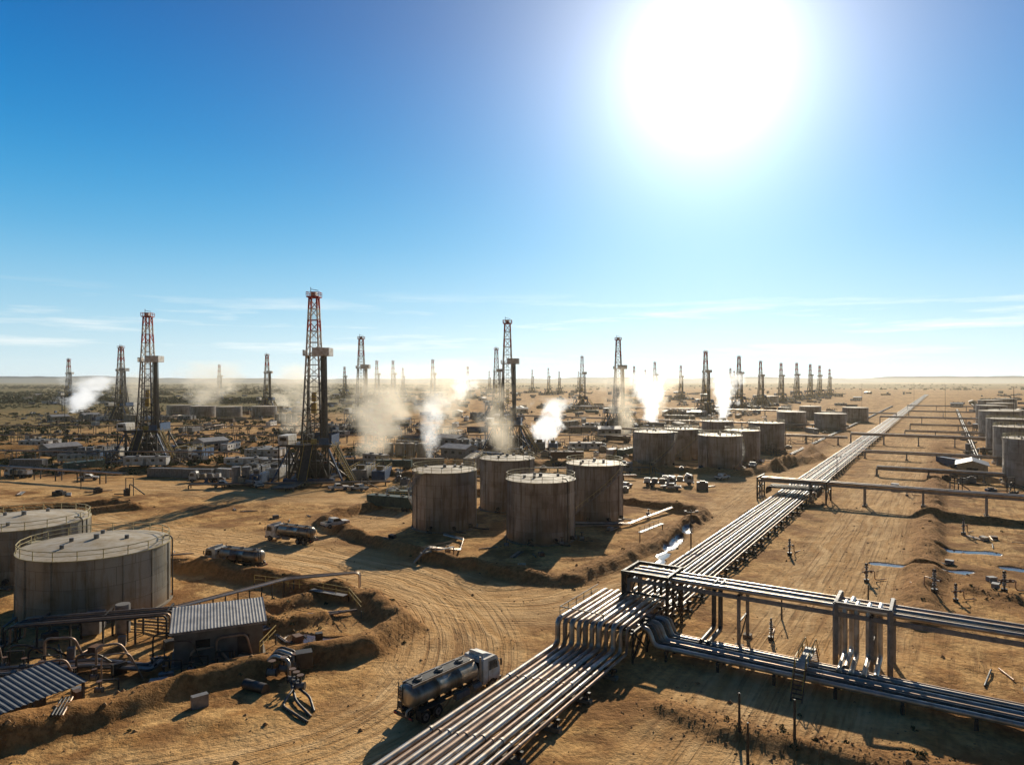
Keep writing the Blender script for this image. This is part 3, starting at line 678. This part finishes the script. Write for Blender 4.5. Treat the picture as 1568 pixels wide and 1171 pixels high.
def rack(tc,o0,o1,z,npipe,step,sp=.75,colw=.32,r=.27):
    mb=MB();w=(npipe-1)*sp
    for i in range(npipe):
        t=tc-w/2+i*sp;rr=r*(1,.8,1.1,.75)[i%4]
        mb.tube([P(t,o0,z+.2+rr),P(t,o1,z+.2+rr)],rr,(PIPE,PIPED,PIPE,PIPE2)[i%4],8)
    for tt in (tc-w/2-.5,tc+w/2+.5):
        mb.beam(P(tt,o0,z-.15),P(tt,o1,z-.15),.2,GREY,.45)
    o=o0
    while o<=o1+.1:
        for tt in (tc-w/2-.5,tc+w/2+.5):
            x,y,_=P(tt,o,0);mb.beam(P(tt,o,gz(x,y)-.3),P(tt,o,z),colw,GREY);mb.box((x,y,gz(x,y)+.1),(.9,.9,.5),CONC,BA)
        mb.beam(P(tc-w/2-.6,o,z),P(tc+w/2+.6,o,z),.3,STEEL,.3);mb.beam(P(tc-w/2-.5,o,z*.5),P(tc+w/2+.5,o,z*.5),.16,STEEL)
        mb.beam(P(tc-w/2-.5,o,.5),P(tc+w/2+.5,o,z*.5),.12,STEEL)
        o+=step
    return mb
mb=rack(100.6,-.5,90,5.9,5,13.2)
for t in (98,103.2):
    for o in (-1,4.6): mb.beam(P(t,o,-.5),P(t,o,6.7),.34,STEEL)
    mb.beam(P(t,-1.2,6.7),P(t,4.8,6.7),.3,STEEL,.4);mb.beam(P(t,-1,4.4),P(t,4.5,4.4),.2,STEEL);mb.beam(P(t,-1,2),P(t,4.5,2),.2,STEEL)
for o in (-1,4.6): mb.beam(P(98,o,6.7),P(103.2,o,6.7),.3,STEEL,.4);mb.beam(P(98,o,.5),P(103.2,o,6),.16,STEEL);mb.beam(P(98,o,6),P(103.2,o,.5),.16,STEEL)
for i in range(6): mb.tube([P(99+i*.7,-.4,6.3),P(99+i*.7,-1.2-.1*i,6.3),P(99+i*.7,-1.2-.1*i,1.4)],.24,(PIPED,PIPE2,PIPE)[i%3],8)
for i in range(5): mb.tube([P(104,1+i*.8,5.6),P(103.6,1+i*.8,5.6),P(103.6,1+i*.8,1.6),P(106,1+i*.8,1.6)],.2,(PIPED,STEEL)[i%2],8)
for oo,tt in ((23.4,99),(24.5,99),(25.6,99),(26.6,99.6),(23.9,100.5),(10.5,99.2),(9.7,99.4)):
    mb.tube([P(tt+2,oo,6.5),P(tt,oo,6.5),P(tt,oo,1.6),P(tt-5,oo,1.5)],.27,PIPE if oo>20 else PIPED,10)
for oo in (22.6,27.6): 
    for tt in (98.3,102.8): mb.beam(P(tt,oo,-.4),P(tt,oo,7),.4,GREY)
    mb.beam(P(98.3,oo,6.95),P(102.8,oo,6.95),.3,GREY)
mb.beam(P(98.3,22.6,6.95),P(98.3,27.6,6.95),.3,GREY)
put('elevated_pipe_rack',mb)
mb=MB()
for i in range(7):
    t=91.2+i*.72;r=(.26,.3,.22,.3,.26,.3,.2)[i]
    mb.tube([P(t,1.5+.2*i,3.0),P(t,4.9+.15*i,3.0),P(t,5.6+.15*i,1.3),P(t,95,1.3)],r,(PIPE,PIPED,PIPE2,PIPE,PIPED,PIPE,PIPE2)[i],10,.5)
o=7
while o<95:
    mb.beam(P(90.6,o,.95),P(96.2,o,.95),.26,STEEL)
    for t in (90.9,93.4,96): mb.beam(P(t,o,-.5),P(t,o,.9),.26,STEEL)
    o+=5.5
for t0,t1,z0,z1 in ((88.3,90.6,0,2.4),(96.6,98.8,2.4,0)):
    for o in (20,21): mb.beam(P(t0,o,z0),P(t1,o,z1),.1,RUST,.22);mb.beam(P(t0,o,z0+1),P(t1,o,z1+1),.07,YEL)
    for i in range(9): q=i/8;mb.box(P(t0+(t1-t0)*q,20.5,z0+(z1-z0)*q),(1.,.26,.05),RUST,BA)
for o in (20,21): rail(mb,[P(90.6,o,2.4),P(96.6,o,2.4)],YEL,1,.07)
mb.box(P(93.6,20.5,2.4),(1.0,6,.08),GREY,BA)
put('ground_pipe_bundle',mb)
mb=rack(204,-8,110,4.6,3,12);
for o in (-8,8):
    for t in (200,208): mb.beam(P(t,o,-.3),P(t,o,5.6),.32,STEEL)
    mb.beam(P(200,o,5.5),P(208,o,5.5),.3,STEEL);mb.beam(P(200,o,3),P(208,o,3),.2,STEEL);mb.beam(P(200,o,.4),P(208,o,5.4),.16,STEEL);mb.beam(P(208,o,.4),P(200,o,5.4),.16,STEEL)
for i in range(7): mb.tube([P(201+i*.9,-6,1.5),P(201+i*.9,-6,3.2),P(201+i*.9,6,3.2),P(201+i*.9,6,1.5)],.2,PIPED,8)
put('elevated_pipe_rack',mb)
for tc,a,b,z,n_ in ((385,-6,170,4.5,3),(372,-150,-6,3.5,2),(560,-6,250,5,3),(640,-300,0,4,3),(820,0,350,5,3),(470,-260,-16,3,2),(318,6,130,2.6,2),(265,14,110,2.4,3),(445,14,190,3,2),(700,6,300,4,2),(510,14,220,3,2)):
    put('elevated_pipe_rack',rack(tc,a,b,z,n_,14 if tc<500 else 25,r=.3))
for c,y0,y1,n_,mm in ((12,215,700,2,PIPED),(34,190,900,2,PIPED),(52,180,900,2,PIPE2),(-62,240,800,2,PIPED)):
    mb=MB()
    for i in range(n_):
        cc=c+i*1.1;p=L1(cc,y0,y1);mb.tube([(p[0][0],p[0][1],.8),(p[1][0],p[1][1],.8)],.22,mm,6)
    yy=y0
    while yy<y1: mb.box((.634*yy+c+.5,yy,.25),(3,.5,.8),CONC,BA);yy+=12
    put('ground_pipeline',mb)
for (x0,y0),(x1,y1),z in (((-230,238),(-112,196),3.0),((-330,262),(-100,250),3.6),((-260,330),(60,330),3.5),((-420,400),(40,380),4),((-30,222),(45,224),1.2),((-20,205),(38,208),.9),((-90,190),(-35,196),.8)):
    mb=MB();d=Vector((x1-x0,y1-y0,0));L=d.length;d.normalize();pn=Vector((-d.y,d.x,0))
    for i in range(3):
        a=Vector((x0,y0,z+.3))+pn*i*.7;mb.tube([a,a+d*L],.24,(PIPE2,PIPED,PIPED)[i],6)
    s=0
    while s<=L:
        p=Vector((x0,y0,0))+d*s
        for q in (-.3,1.7): e=p+pn*q;mb.beam((e.x,e.y,-.5),(e.x,e.y,z+.1),.25,STEEL)
        e=p-pn*.5;f=p+pn*1.9;mb.beam((e.x,e.y,z),(f.x,f.y,z),.2,STEEL);s+=9
    put('field_pipe_rack',mb)

# ------------------------------------------------------------ left compound
def corr_sheet(mb,x0,x1,y0,y1,zfun,mat,amp=.05,pitch=.35):
    n=int((x1-x0)/pitch*4);V=[];
    for i in range(n+1):
        x=x0+(x1-x0)*i/n;o=amp*math.sin(i*math.pi/2+.3)
        V+=[(x,y0,zfun(x,y0)+o),(x,y1,zfun(x,y1)+o)]
    mb.add(V,[(2*i,2*i+2,2*i+3,2*i+1) for i in range(n)],mat)
mb=MB();mb.box((0,0,1.35),(8,4.6,3.5),CORD)
for i in range(26): mb.box((-3.9+i*.312,-2.31,1.4),(.12,.06,3.3),CORD)
for i in range(15): mb.box((-4.01,-2.2+i*.312,1.4),(.06,.12,3.3),CORD);mb.box((4.01,-2.2+i*.312,1.4),(.06,.12,3.3),CORD)
corr_sheet(mb,-4.4,4.4,-2.8,2.8,lambda x,y:3.45+.14*(y+2.8),COR,.02,.3)
mb.box((0,-2.82,3.32),(8.8,.05,.22),GREY);mb.box((0,2.5,3.55),(7.8,.2,.8),CORD)
mb.box((2.2,-2.37,1.1),(1.1,.08,2.2),STEEL);mb.box((-1.5,-2.37,1.9),(1.3,.08,.8),GLASS);mb.box((0,0,-.2),(8.6,5.2,.5),CONC)
put('corrugated_shed',mb,(-32.2,75.0,gz(-32.6,75.4)+.2),math.radians(24),1.08)
mb=MB();corr_sheet(mb,-4.5,4.5,-3,3,lambda x,y:2.6+.12*y,CORD,.05,.5)
for x in (-4.2,0,4.2):
    for y in (-2.8,2.8): mb.beam((x,y,-.5),(x,y,2.5+.12*y),.2,STEEL)
    mb.beam((x,-2.9,2.15),(x,2.9,2.85),.16,STEEL)
mb.box((0,1,.9),(5,2,1.8),STEEL)
put('corrugated_canopy',mb,(-44.0,60.5,gz(-44,60.5)),math.radians(62))
def valve(mb,x,y,z,s=1.):
    mb.cyl((x-.45*s,y,z),(x+.45*s,y,z),.34*s,GREY,12);mb.cyl((x,y,z),(x,y,z+1.1*s),.12*s,STEEL,8)
    mb.cyl((x,y,z+1.1*s),(x,y,z+1.17*s),.38*s,RUST,14);mb.cyl((x-.5*s,y,z),(x-.42*s,y,z),.42*s,STEEL,12);mb.cyl((x+.42*s,y,z),(x+.5*s,y,z),.42*s,STEEL,12)
mb=MB()
def goal(p,q,h,m=STEEL,w=.18):
    mb.beam((*p,-.6),(*p,h),w,m);mb.beam((*q,-.6),(*q,h),w,m);mb.beam((p[0],p[1],h),(q[0],q[1],h),w,m)
for i in range(6):
    x=-56+i*3.2;y=75+i*.8;goal((x,y),(x-.8,y+3.2),2.9+.3*(i%2))
for i in range(5): mb.tube([(-64,72+i*.7,1.),(-55,74+i*.75,1.),(-55,74+i*.75,3.2),(-39.5,78+i*.75,3.2),(-39.5,78+i*.75,.8),(-37,78+i*.6,.8)],.12+.03*(i%3),(STEEL,PIPE2,PIPED)[i%3])
for i in range(5): mb.tube([(-60,66+i*.55,.7),(-50,68+i*.55,.7),(-44,70+i*.5,.7),(-36.5-.3*i,69+i*.4,.7),(-36.5-.3*i,72.5,.7)],.12+.03*(i%2),(PIPED,PIPE,PIPE2)[i%3])
for i in range(4): mb.tube([(-29,71.3+.6*i,.8),(-25.5,70+.7*i,.8),(-24.5,70+.7*i,1.9),(-22.4,68.6+.7*i,1.9),(-22.4,68.6+.7*i,0)],.19,(PIPE,PIPED)[i%2])
for i in range(4): valve(mb,-24+i*.9,68.2+.9*i,.9,1.)
for i in range(3): valve(mb,-21.5+i*.6,66.8-.7*i,.8,.9);mb.tube([(-22+i*.6,66.8-.7*i,.8),(-19-i,64-.9*i,.4),(-18,62-i,.0)],.13,PIPED)
mb.box((-21.5,70.5,1.3),(1.6,1.2,1.6),STEEL,.4);mb.cyl((-26,66.5,.5),(-23.6,65.3,.5),.5,PIPED,12)
for i in range(3): mb.tube([(-44,79+.6*i,2.4),(-31.3,95+.6*i,2.4),(-22,98.2+.3*i,2.4),(-22,98.2+.3*i,.2)],.14,(PIPE,PIPE2,PIPED)[i])
for q in range(7):
    t=q/6;x,y=-44+12.7*t,79+16*t;goal((x-.4,y-.2),(x+.3,y+1.9),2.3,STEEL,.14)
for q in (0,1,2): mb.tube([(-46,83+q,.5),(-30,80+q*.8,.5),(-27,84+q,.5),(-20,88,.5)],.13,(PIPE2,PIPED,PIPE)[q])
for q in range(5): valve(mb,-42+q*2.6,86.5-.5*q,.7,.8)
mb.tube([(-40,85.5,.6),(-30,83,.6)],.18,PIPED)
for i in range(14):
    x=-60+i*2.2;y=69+random.uniform(-3,4);h=random.uniform(1.4,3.2)
    mb.tube([(x,y,-.2),(x,y,h),(x+random.uniform(1.5,3),y+random.uniform(.3,1.4),h),(x+3.2,y+1.6,.2)],random.uniform(.07,.14),random.choice((PIPED,STEEL,PIPE2)))
    goal((x+.5,y-1.2),(x+2.2,y-.9),random.uniform(1,2),STEEL,.12)
    valve(mb,x+1,y-2,.7,.7)
for a,b in (((-28,95),(-22,92)),((-22,92),(-19,86)),((-37,98),(-28,95)),((-27,73),(-27,78))): rail(mb,[(*a,1.0),(*b,1.0)],YEL,1.1,.07);mb.beam((*a,-.4),(*a,1),.14,STEEL);mb.beam((*b,-.4),(*b,1),.14,STEEL)
mb.box((-25.2,93.6,1.0),(6,.9,.08),GREY,-.46)
for q in range(22):
    x,y=random.uniform(-62,-22),random.uniform(62,84)
    mb.box((x,y,.5),(random.uniform(.5,1.6),random.uniform(.5,1.2),random.uniform(.8,1.5)),random.choice((STEEL,GREY,RUST)),random.random())
mb.box((-50,81.5,1.2),(2,3,2),GREY,.3);mb.cyl((-46.5,81.5,0),(-46.5,81.5,3.4),.8,GREY,14)
put('pipe_manifold',mb)
mb=MB()
for i in range(3): mb.tube([(-13,131-.5*i,.7),(-9,127-.5*i,.7),(-9,119-.5*i,.7),(-14,113+.5*i,2.3),(-16,111+.5*i,.4)],.15,(PIPE2,PIPED,PIPE)[i])
for i in range(3): mb.tube([(10,138,.6+.4*i),(24,140+.5*i,.6),(40,161+.5*i,.8)],.15,(PIPE2,PIPED,PIPE)[i])
for x,y in ((-13.5,114),(-11,117),(9,123),(13,127),(-1,122),(22,139),(30,150)): valve(mb,x,y,.8,.9)
for a,b in (((-15,112.5),(-10,117)),((24,128),(30,136))): mb.beam((*a,1.6),(*b,1.6),.8,GREY,.1);rail(mb,[(*a,1.6),(*b,1.6)],RUST,1,.07);mb.beam((*a,-.3),(*a,1.6),.15,STEEL);mb.beam((*b,-.3),(*b,1.6),.15,STEEL)
put('tank_farm_pipework',mb)
def wellhead():
    mb=MB();mb.cyl((0,0,-.2),(0,0,.5),.4,STEEL,12);mb.cyl((0,0,.5),(0,0,2.8),.14,GREY,10)
    for z in (.9,1.5,2.1): mb.cyl((0,0,z),(0,0,z+.1),.26,STEEL,12);mb.box((0,0,z+.3),(.34,.34,.26),GREY)
    mb.cyl((-.8,0,1.7),(.8,0,1.7),.1,GREY,8)
    for sx in (-1,1): mb.cyl((sx*.6,-.3,1.7),(sx*.6,-.35,1.7),.22,RUST,12)
    mb.cyl((0,-.1,2.8),(0,.1,2.8),.25,STEEL,10);mb.tube([(.8,0,1.7),(1.6,0,1.7),(1.6,0,.2),(4,0,.2)],.09,PIPE2);return mb.mesh('wellhead')
WH=wellhead()
for x,y,r in [(53,102,.3),(58.5,94.5,1.8),(60.5,93,.2),(70,97,0),(88,133,.6),(103,178,.1),(120,187,.4),(85,104,.9),(30,79,1.1),(48,118,.7)]: put('wellhead',WH,(x,y,gz(x,y)),r,random.uniform(.8,1.1))
def lpole(h,arm=True):
    mb=MB();mb.cyl((0,0,-.5),(0,0,h),.14,STEEL,8,r2=.08)
    if arm: mb.beam((-1.2,0,h-.4),(1.2,0,h-.4),.1,STEEL);mb.box((-1,-.15,h-.25),(.5,.3,.3),GREY);mb.box((1,-.15,h-.25),(.5,.3,.3),GREY)
    return mb.mesh('light_pole')
LP=lpole(7);LPS=lpole(3.2,False);LPH=lpole(27)
for x,y in [(32,122),(-5,196),(100,210),(-120,190)]: put('light_pole',LP,(x,y,gz(x,y)))
for x,y in [(19,57),(23,55.5),(18.5,53.5),(34,86),(47,90),(76,75)]: put('marker_post',LPS,(x,y,gz(x,y)))
for x,y in [(222,302),(-190,290),(330,520),(410,800),(530,900)]: put('light_mast',LPH,(x,y,gz(x,y)))
put('flare_stack',lpole(12,False),(-435,660,0),0,(4,4,1))
mb=MB();rng=random.Random(3)
base=[Vector((1,0,0)),Vector((-.5,.8,0)),Vector((-.6,-.7,0)),Vector((0,0,.9)),Vector((.3,.5,.6)),Vector((.2,-.6,.5))]
V=[];Fc=[]
for i in range(7500):
    if rng.random()<.6:
        b=rng.choice(BERMS[:8])[0];j=rng.randrange(len(b)-1);t=rng.random();x=b[j][0]*(1-t)+b[j+1][0]*t+rng.gauss(0,2.2);y=b[j][1]*(1-t)+b[j+1][1]*t+rng.gauss(0,2.2)
    else: x=rng.uniform(-80,100);y=rng.uniform(50,170)
    z=gz(x,y)
    s=rng.uniform(.05,.17)*(2.2 if rng.random()<.06 else 1);a=rng.uniform(0,6.28);c,sn=math.cos(a),math.sin(a);o=len(V)
    V+=[(x+s*(p.x*c-p.y*sn)*rng.uniform(.7,1.3),y+s*(p.x*sn+p.y*c),z+s*p.z*rng.uniform(.6,1.1)-.02) for p in base]
    Fc+=[[o+q for q in f] for f in ((0,4,3),(0,3,5),(1,3,4),(1,2,3),(2,5,3),(0,1,4),(0,5,2))]
mb.v=V;mb.f=Fc;mb.m=[0]*len(Fc);mb.sm=[False]*len(Fc);mb.mats=[RUBBLE];put('rock_rubble',mb)
mb=MB()
for i in range(150):
    x,y=rng.uniform(-65,100),rng.uniform(54,165)
    if not free(x,y,1): continue
    z=gz(x,y);a=rng.uniform(0,3.14);L=rng.uniform(1.5,5)
    for j in range(rng.choice((1,2,4))): mb.cyl((x+j*.3,y,z+.12),(x+j*.3+L*math.cos(a),y+L*math.sin(a),z+.15),.1,rng.choice((PIPE2,PIPED,STEEL)),6)
    if rng.random()<.4: mb.box((x+1,y+1,z+.3),(1.2,.9,.7),rng.choice((STEEL,TAN,GREY,RUST)),a)
put('scrap_pile',mb)

# ------------------------------------------------------------ vegetation
def scrub(name,pts,leaf,seed):
    rg=np.random.default_rng(seed);V=[];F=[];mb=MB()
    for (x,y,s) in pts:
        z=gz(x,y)
        n=26;c=rg.normal(0,1,(n,3));c/=np.linalg.norm(c,axis=1)[:,None];c*=rg.uniform(.3,1,(n,1))**.5;c[:,2]=np.abs(c[:,2])*.8
        c*=s*rg.uniform(.7,1.2,3)
        u=rg.normal(0,1,(n,3));w=rg.normal(0,1,(n,3));u/=np.linalg.norm(u,axis=1)[:,None];w/=np.linalg.norm(w,axis=1)[:,None]
        for i in range(n):
            k=leaf*s*rg.uniform(.7,1.3);o=len(V);p=c[i]+np.array((x,y,z));V+=[tuple(p-u[i]*k-w[i]*k*.3),tuple(p+u[i]*k),tuple(p+w[i]*k)];F.append([o,o+1,o+2])
    mb.v=V;mb.f=F;mb.m=[0]*len(F);mb.sm=[False]*len(F);mb.mats=[LEAF];put(name,mb)
pts=[]
while len(pts)<2000:
    y=rng.uniform(200,900);x=rng.uniform(-.8,-.2)*y
    if vn(x/40,y/40,4)<-.05 or (not free(x,y,2) and rng.random()<.8): continue
    pts.append((x,y,rng.uniform(.7,2.2)))
for i in range(150): 
    b=rng.choice(BERMS[:8])[0];j=rng.randrange(len(b)-1);t=rng.random();pts.append((b[j][0]*(1-t)+b[j+1][0]*t+rng.gauss(0,2.5),b[j][1]*(1-t)+b[j+1][1]*t+rng.gauss(0,2.5),rng.uniform(.15,.4)))
scrub('desert_scrub',pts,.42,2)
pts=[]
while len(pts)<3000:
    y=900+4200*rng.random()**1.3;x=(rng.uniform(-.8,.8) if rng.random()<.4 else rng.uniform(-.8,-.1))*y
    if vn(x/200,y/120,8)<0: continue
    if x>0 and y<2200: continue
    pts.append((x,y,rng.uniform(3,6.5)))
scrub('distant_trees',pts,.5,5)
mb=MB();n=260;V=[]
hx=np.linspace(-11000,11000,n);hb=60+75*np.clip(fbm(hx/2600,hx*0,4,91)+.15,0,1)+14*fbm(hx/300,hx*0,3,12)
for i in range(n): V+=[(hx[i],9300,-20),(hx[i],10000,float(hb[i])*.62),(hx[i],10800,float(hb[i])),(hx[i],12500,-20)]
HM=simple('hill_haze_tint',(.05,.10,.14),.9,0,.3,.002)  # hill colour with the blue of distance haze painted in
mb.add(V,[(4*i+j,4*(i+1)+j,4*(i+1)+j+1,4*i+j+1) for i in range(n-1) for j in range(3)],HM,True);put('hills',mb)

# ------------------------------------------------------------ haze and steam (volumes; plumes with added glow)
def volobj(name,loc,sc,col,dens,aniso,plume=False,seed=0,shear=.6,nscale=1.7,glow=0.):
    bpy.ops.mesh.primitive_cube_add(size=2,location=loc);o=bpy.context.object;o.name=name;o.scale=sc
    m=bpy.data.materials.new(name+'_vol');m.use_nodes=True;nt=m.node_tree;nt.nodes.clear()
    out=N(nt,'ShaderNodeOutputMaterial')
    vs=N(nt,'ShaderNodeVolumePrincipled' if plume else 'ShaderNodeVolumeScatter');vs.inputs['Color'].default_value=(*col,1);vs.inputs['Anisotropy'].default_value=aniso;vs.inputs['Density'].default_value=dens
    nt.links.new(vs.outputs[0],out.inputs['Volume'])
    if plume:
        try: m.cycles.volume_step_rate=1.5
        except Exception: pass
        oc=N(nt,'ShaderNodeTexCoord').outputs['Object'];q=sep(nt,oc)
        z01=mth(nt,'MULTIPLY_ADD',q[2],.5,.5)
        x=mth(nt,'SUBTRACT',q[0],mth(nt,'MULTIPLY',mth(nt,'SUBTRACT',z01,.5),shear))
        wd=mth(nt,'MULTIPLY_ADD',z01,.42,.20)
        rr=mth(nt,'SQRT',mth(nt,'ADD',mth(nt,'POWER',mth(nt,'DIVIDE',x,wd),2),mth(nt,'POWER',mth(nt,'DIVIDE',q[1],wd),2)))
        nz=noise(nt,comb(nt,mth(nt,'ADD',q[0],seed*3.7),q[1],mth(nt,'MULTIPLY',q[2],1.0)),nscale,4,.62)
        d=mth(nt,'SUBTRACT',1.05,rr);d=mth(nt,'ADD',d,mth(nt,'MULTIPLY',mth(nt,'SUBTRACT',nz,.49),4.6))
        d=mth(nt,'MULTIPLY',d,1.,clamp=True)
        top=mrange(nt,q[2],.0,.95,1,0);bot=mrange(nt,q[2],-1,-.95,0,1)
        ed=mrange(nt,mth(nt,'ABSOLUTE',q[0]),.75,.98,1,0);ed2=mrange(nt,mth(nt,'ABSOLUTE',q[1]),.75,.98,1,0)
        d=mth(nt,'MULTIPLY',mth(nt,'MULTIPLY',d,mth(nt,'MULTIPLY',ed,ed2)),mth(nt,'MULTIPLY',top,bot))
        dd=mth(nt,'MULTIPLY',d,dens)
        nt.links.new(dd,vs.inputs['Density'])
        # added emission: steam and dust glow to stand in for multiple scattering
        vs.inputs['Emission Color'].default_value=(*col,1);nt.links.new(mth(nt,'MULTIPLY',dd,glow),vs.inputs['Emission Strength'])
    o.data.materials.append(m);return o
volobj('haze',(0,4300,22),(9000,4600,32),(1,.86,.64),.00007,.5)
ST=(1,.985,.96);DU=(.98,.86,.68)
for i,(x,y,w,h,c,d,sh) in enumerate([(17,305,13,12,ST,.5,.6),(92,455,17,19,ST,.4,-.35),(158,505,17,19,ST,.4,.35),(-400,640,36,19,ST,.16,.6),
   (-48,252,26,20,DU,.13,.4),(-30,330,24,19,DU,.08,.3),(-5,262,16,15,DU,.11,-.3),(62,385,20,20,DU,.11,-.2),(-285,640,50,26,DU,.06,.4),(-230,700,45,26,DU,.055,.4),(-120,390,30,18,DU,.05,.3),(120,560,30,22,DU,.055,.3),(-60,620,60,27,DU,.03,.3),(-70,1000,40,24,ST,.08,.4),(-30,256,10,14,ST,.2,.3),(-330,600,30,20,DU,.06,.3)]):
    volobj('steam_plume' if c is ST else 'dust_plume',(x,y,h-.5),(w,w*.7,h),c,d,.6,True,i+1,sh,glow=.55 if c is ST else .30)

# ------------------------------------------------------------ world
w=bpy.data.worlds.new('World');S.world=w;w.use_nodes=True;nt=w.node_tree;nt.nodes.clear()
out=N(nt,'ShaderNodeOutputWorld');bg=N(nt,'ShaderNodeBackground');bg.inputs['Strength'].default_value=.05
sky=N(nt,'ShaderNodeTexSky');sky.sky_type='NISHITA';sky.sun_disc=False;sky.sun_elevation=SUN_EL;sky.sun_rotation=SUN_AZ;sky.air_density=1.0;sky.dust_density=.0;sky.ozone_density=4
D=N(nt,'ShaderNodeTexCoord').outputs['Generated'];dq=sep(nt,D)
skb=mixc(nt,1.,sky.outputs[0],(.01,.08,.07),'MULTIPLY')
nt.links.new(skb,bg.inputs['Color'])
cr=N(nt,'ShaderNodeValToRGB');cr.color_ramp.interpolation='B_SPLINE'
E=cr.color_ramp.elements
stops=[(0,(.66,.75,.78)),(.03,(.58,.72,.78)),(.09,(.34,.61,.78)),(.19,(.075,.41,.73)),(.31,(.0,.235,.60)),(.45,(.0,.125,.44)),(.65,(.0,.04,.18)),(1,(0,.012,.06))]
E[0].position=0;E[0].color=(*stops[0][1],1);E[1].position=1;E[1].color=(*stops[-1][1],1)
for p_,c_ in stops[1:-1]:
    e=E.new(p_);e.color=(*c_,1)
nt.links.new(dq[2],cr.inputs[0])
dim=mrange(nt,dq[1],-.5,.4,.25,1)
g0=mixc(nt,1.,cr.outputs[0],comb(nt,dim,dim,dim),'MULTIPLY')
cl=noise(nt,comb(nt,mth(nt,'MULTIPLY',dq[0],2.2),mth(nt,'MULTIPLY',dq[1],2.2),mth(nt,'MULTIPLY',dq[2],30)),1.6,7,.62)
win=mth(nt,'MULTIPLY',mrange(nt,dq[2],.02,.05),mrange(nt,dq[2],.085,.13,1,0))
cf=mth(nt,'MULTIPLY',mrange(nt,cl,.52,.74,0,.8),win)
g0=mixc(nt,cf,g0,(.95,.95,.93))
b3=N(nt,'ShaderNodeBackground');nt.links.new(g0,b3.inputs['Color'])
dp=N(nt,'ShaderNodeVectorMath',operation='DOT_PRODUCT');nt.links.new(D,dp.inputs[0]);dp.inputs[1].default_value=SD
th=mth(nt,'ARCCOSINE',mth(nt,'MINIMUM',dp.outputs['Value'],.99999))
ex=lambda k,a:mth(nt,'MULTIPLY',mth(nt,'EXPONENT',mth(nt,'MULTIPLY',th,-1/k)),a)
g3=mth(nt,'MULTIPLY',ex(.5,.8),mth(nt,'EXPONENT',mth(nt,'MULTIPLY',mth(nt,'MAXIMUM',dq[2],0),-1/.12)))
gl=mth(nt,'ADD',mth(nt,'ADD',ex(.085,2.1),ex(.22,.62)),g3)
b2=N(nt,'ShaderNodeBackground');b2.inputs['Color'].default_value=(.97,.98,.93,1);nt.links.new(gl,b2.inputs['Strength'])
ad=N(nt,'ShaderNodeAddShader');nt.links.new(bg.outputs[0],ad.inputs[0]);nt.links.new(b2.outputs[0],ad.inputs[1])
ad2=N(nt,'ShaderNodeAddShader');nt.links.new(ad.outputs[0],ad2.inputs[0]);nt.links.new(b3.outputs[0],ad2.inputs[1]);nt.links.new(ad2.outputs[0],out.inputs['Surface'])
# sun
sl=bpy.data.lights.new('sun','SUN');sl.energy=5;sl.angle=math.radians(.5);sl.color=(1,.90,.72)
so=bpy.data.objects.new('sun',sl);so.rotation_euler=SD.to_track_quat('Z','Y').to_euler();so.location=(0,0,100);S.collection.objects.link(so)
# camera
cd=bpy.data.cameras.new('camera');cd.lens=24;cd.sensor_width=36;cd.clip_start=.5;cd.clip_end=30000
co=bpy.data.objects.new('camera',cd);co.location=(0,0,30);co.rotation_euler=(math.radians(90-.13),0,0);S.collection.objects.link(co);S.camera=co
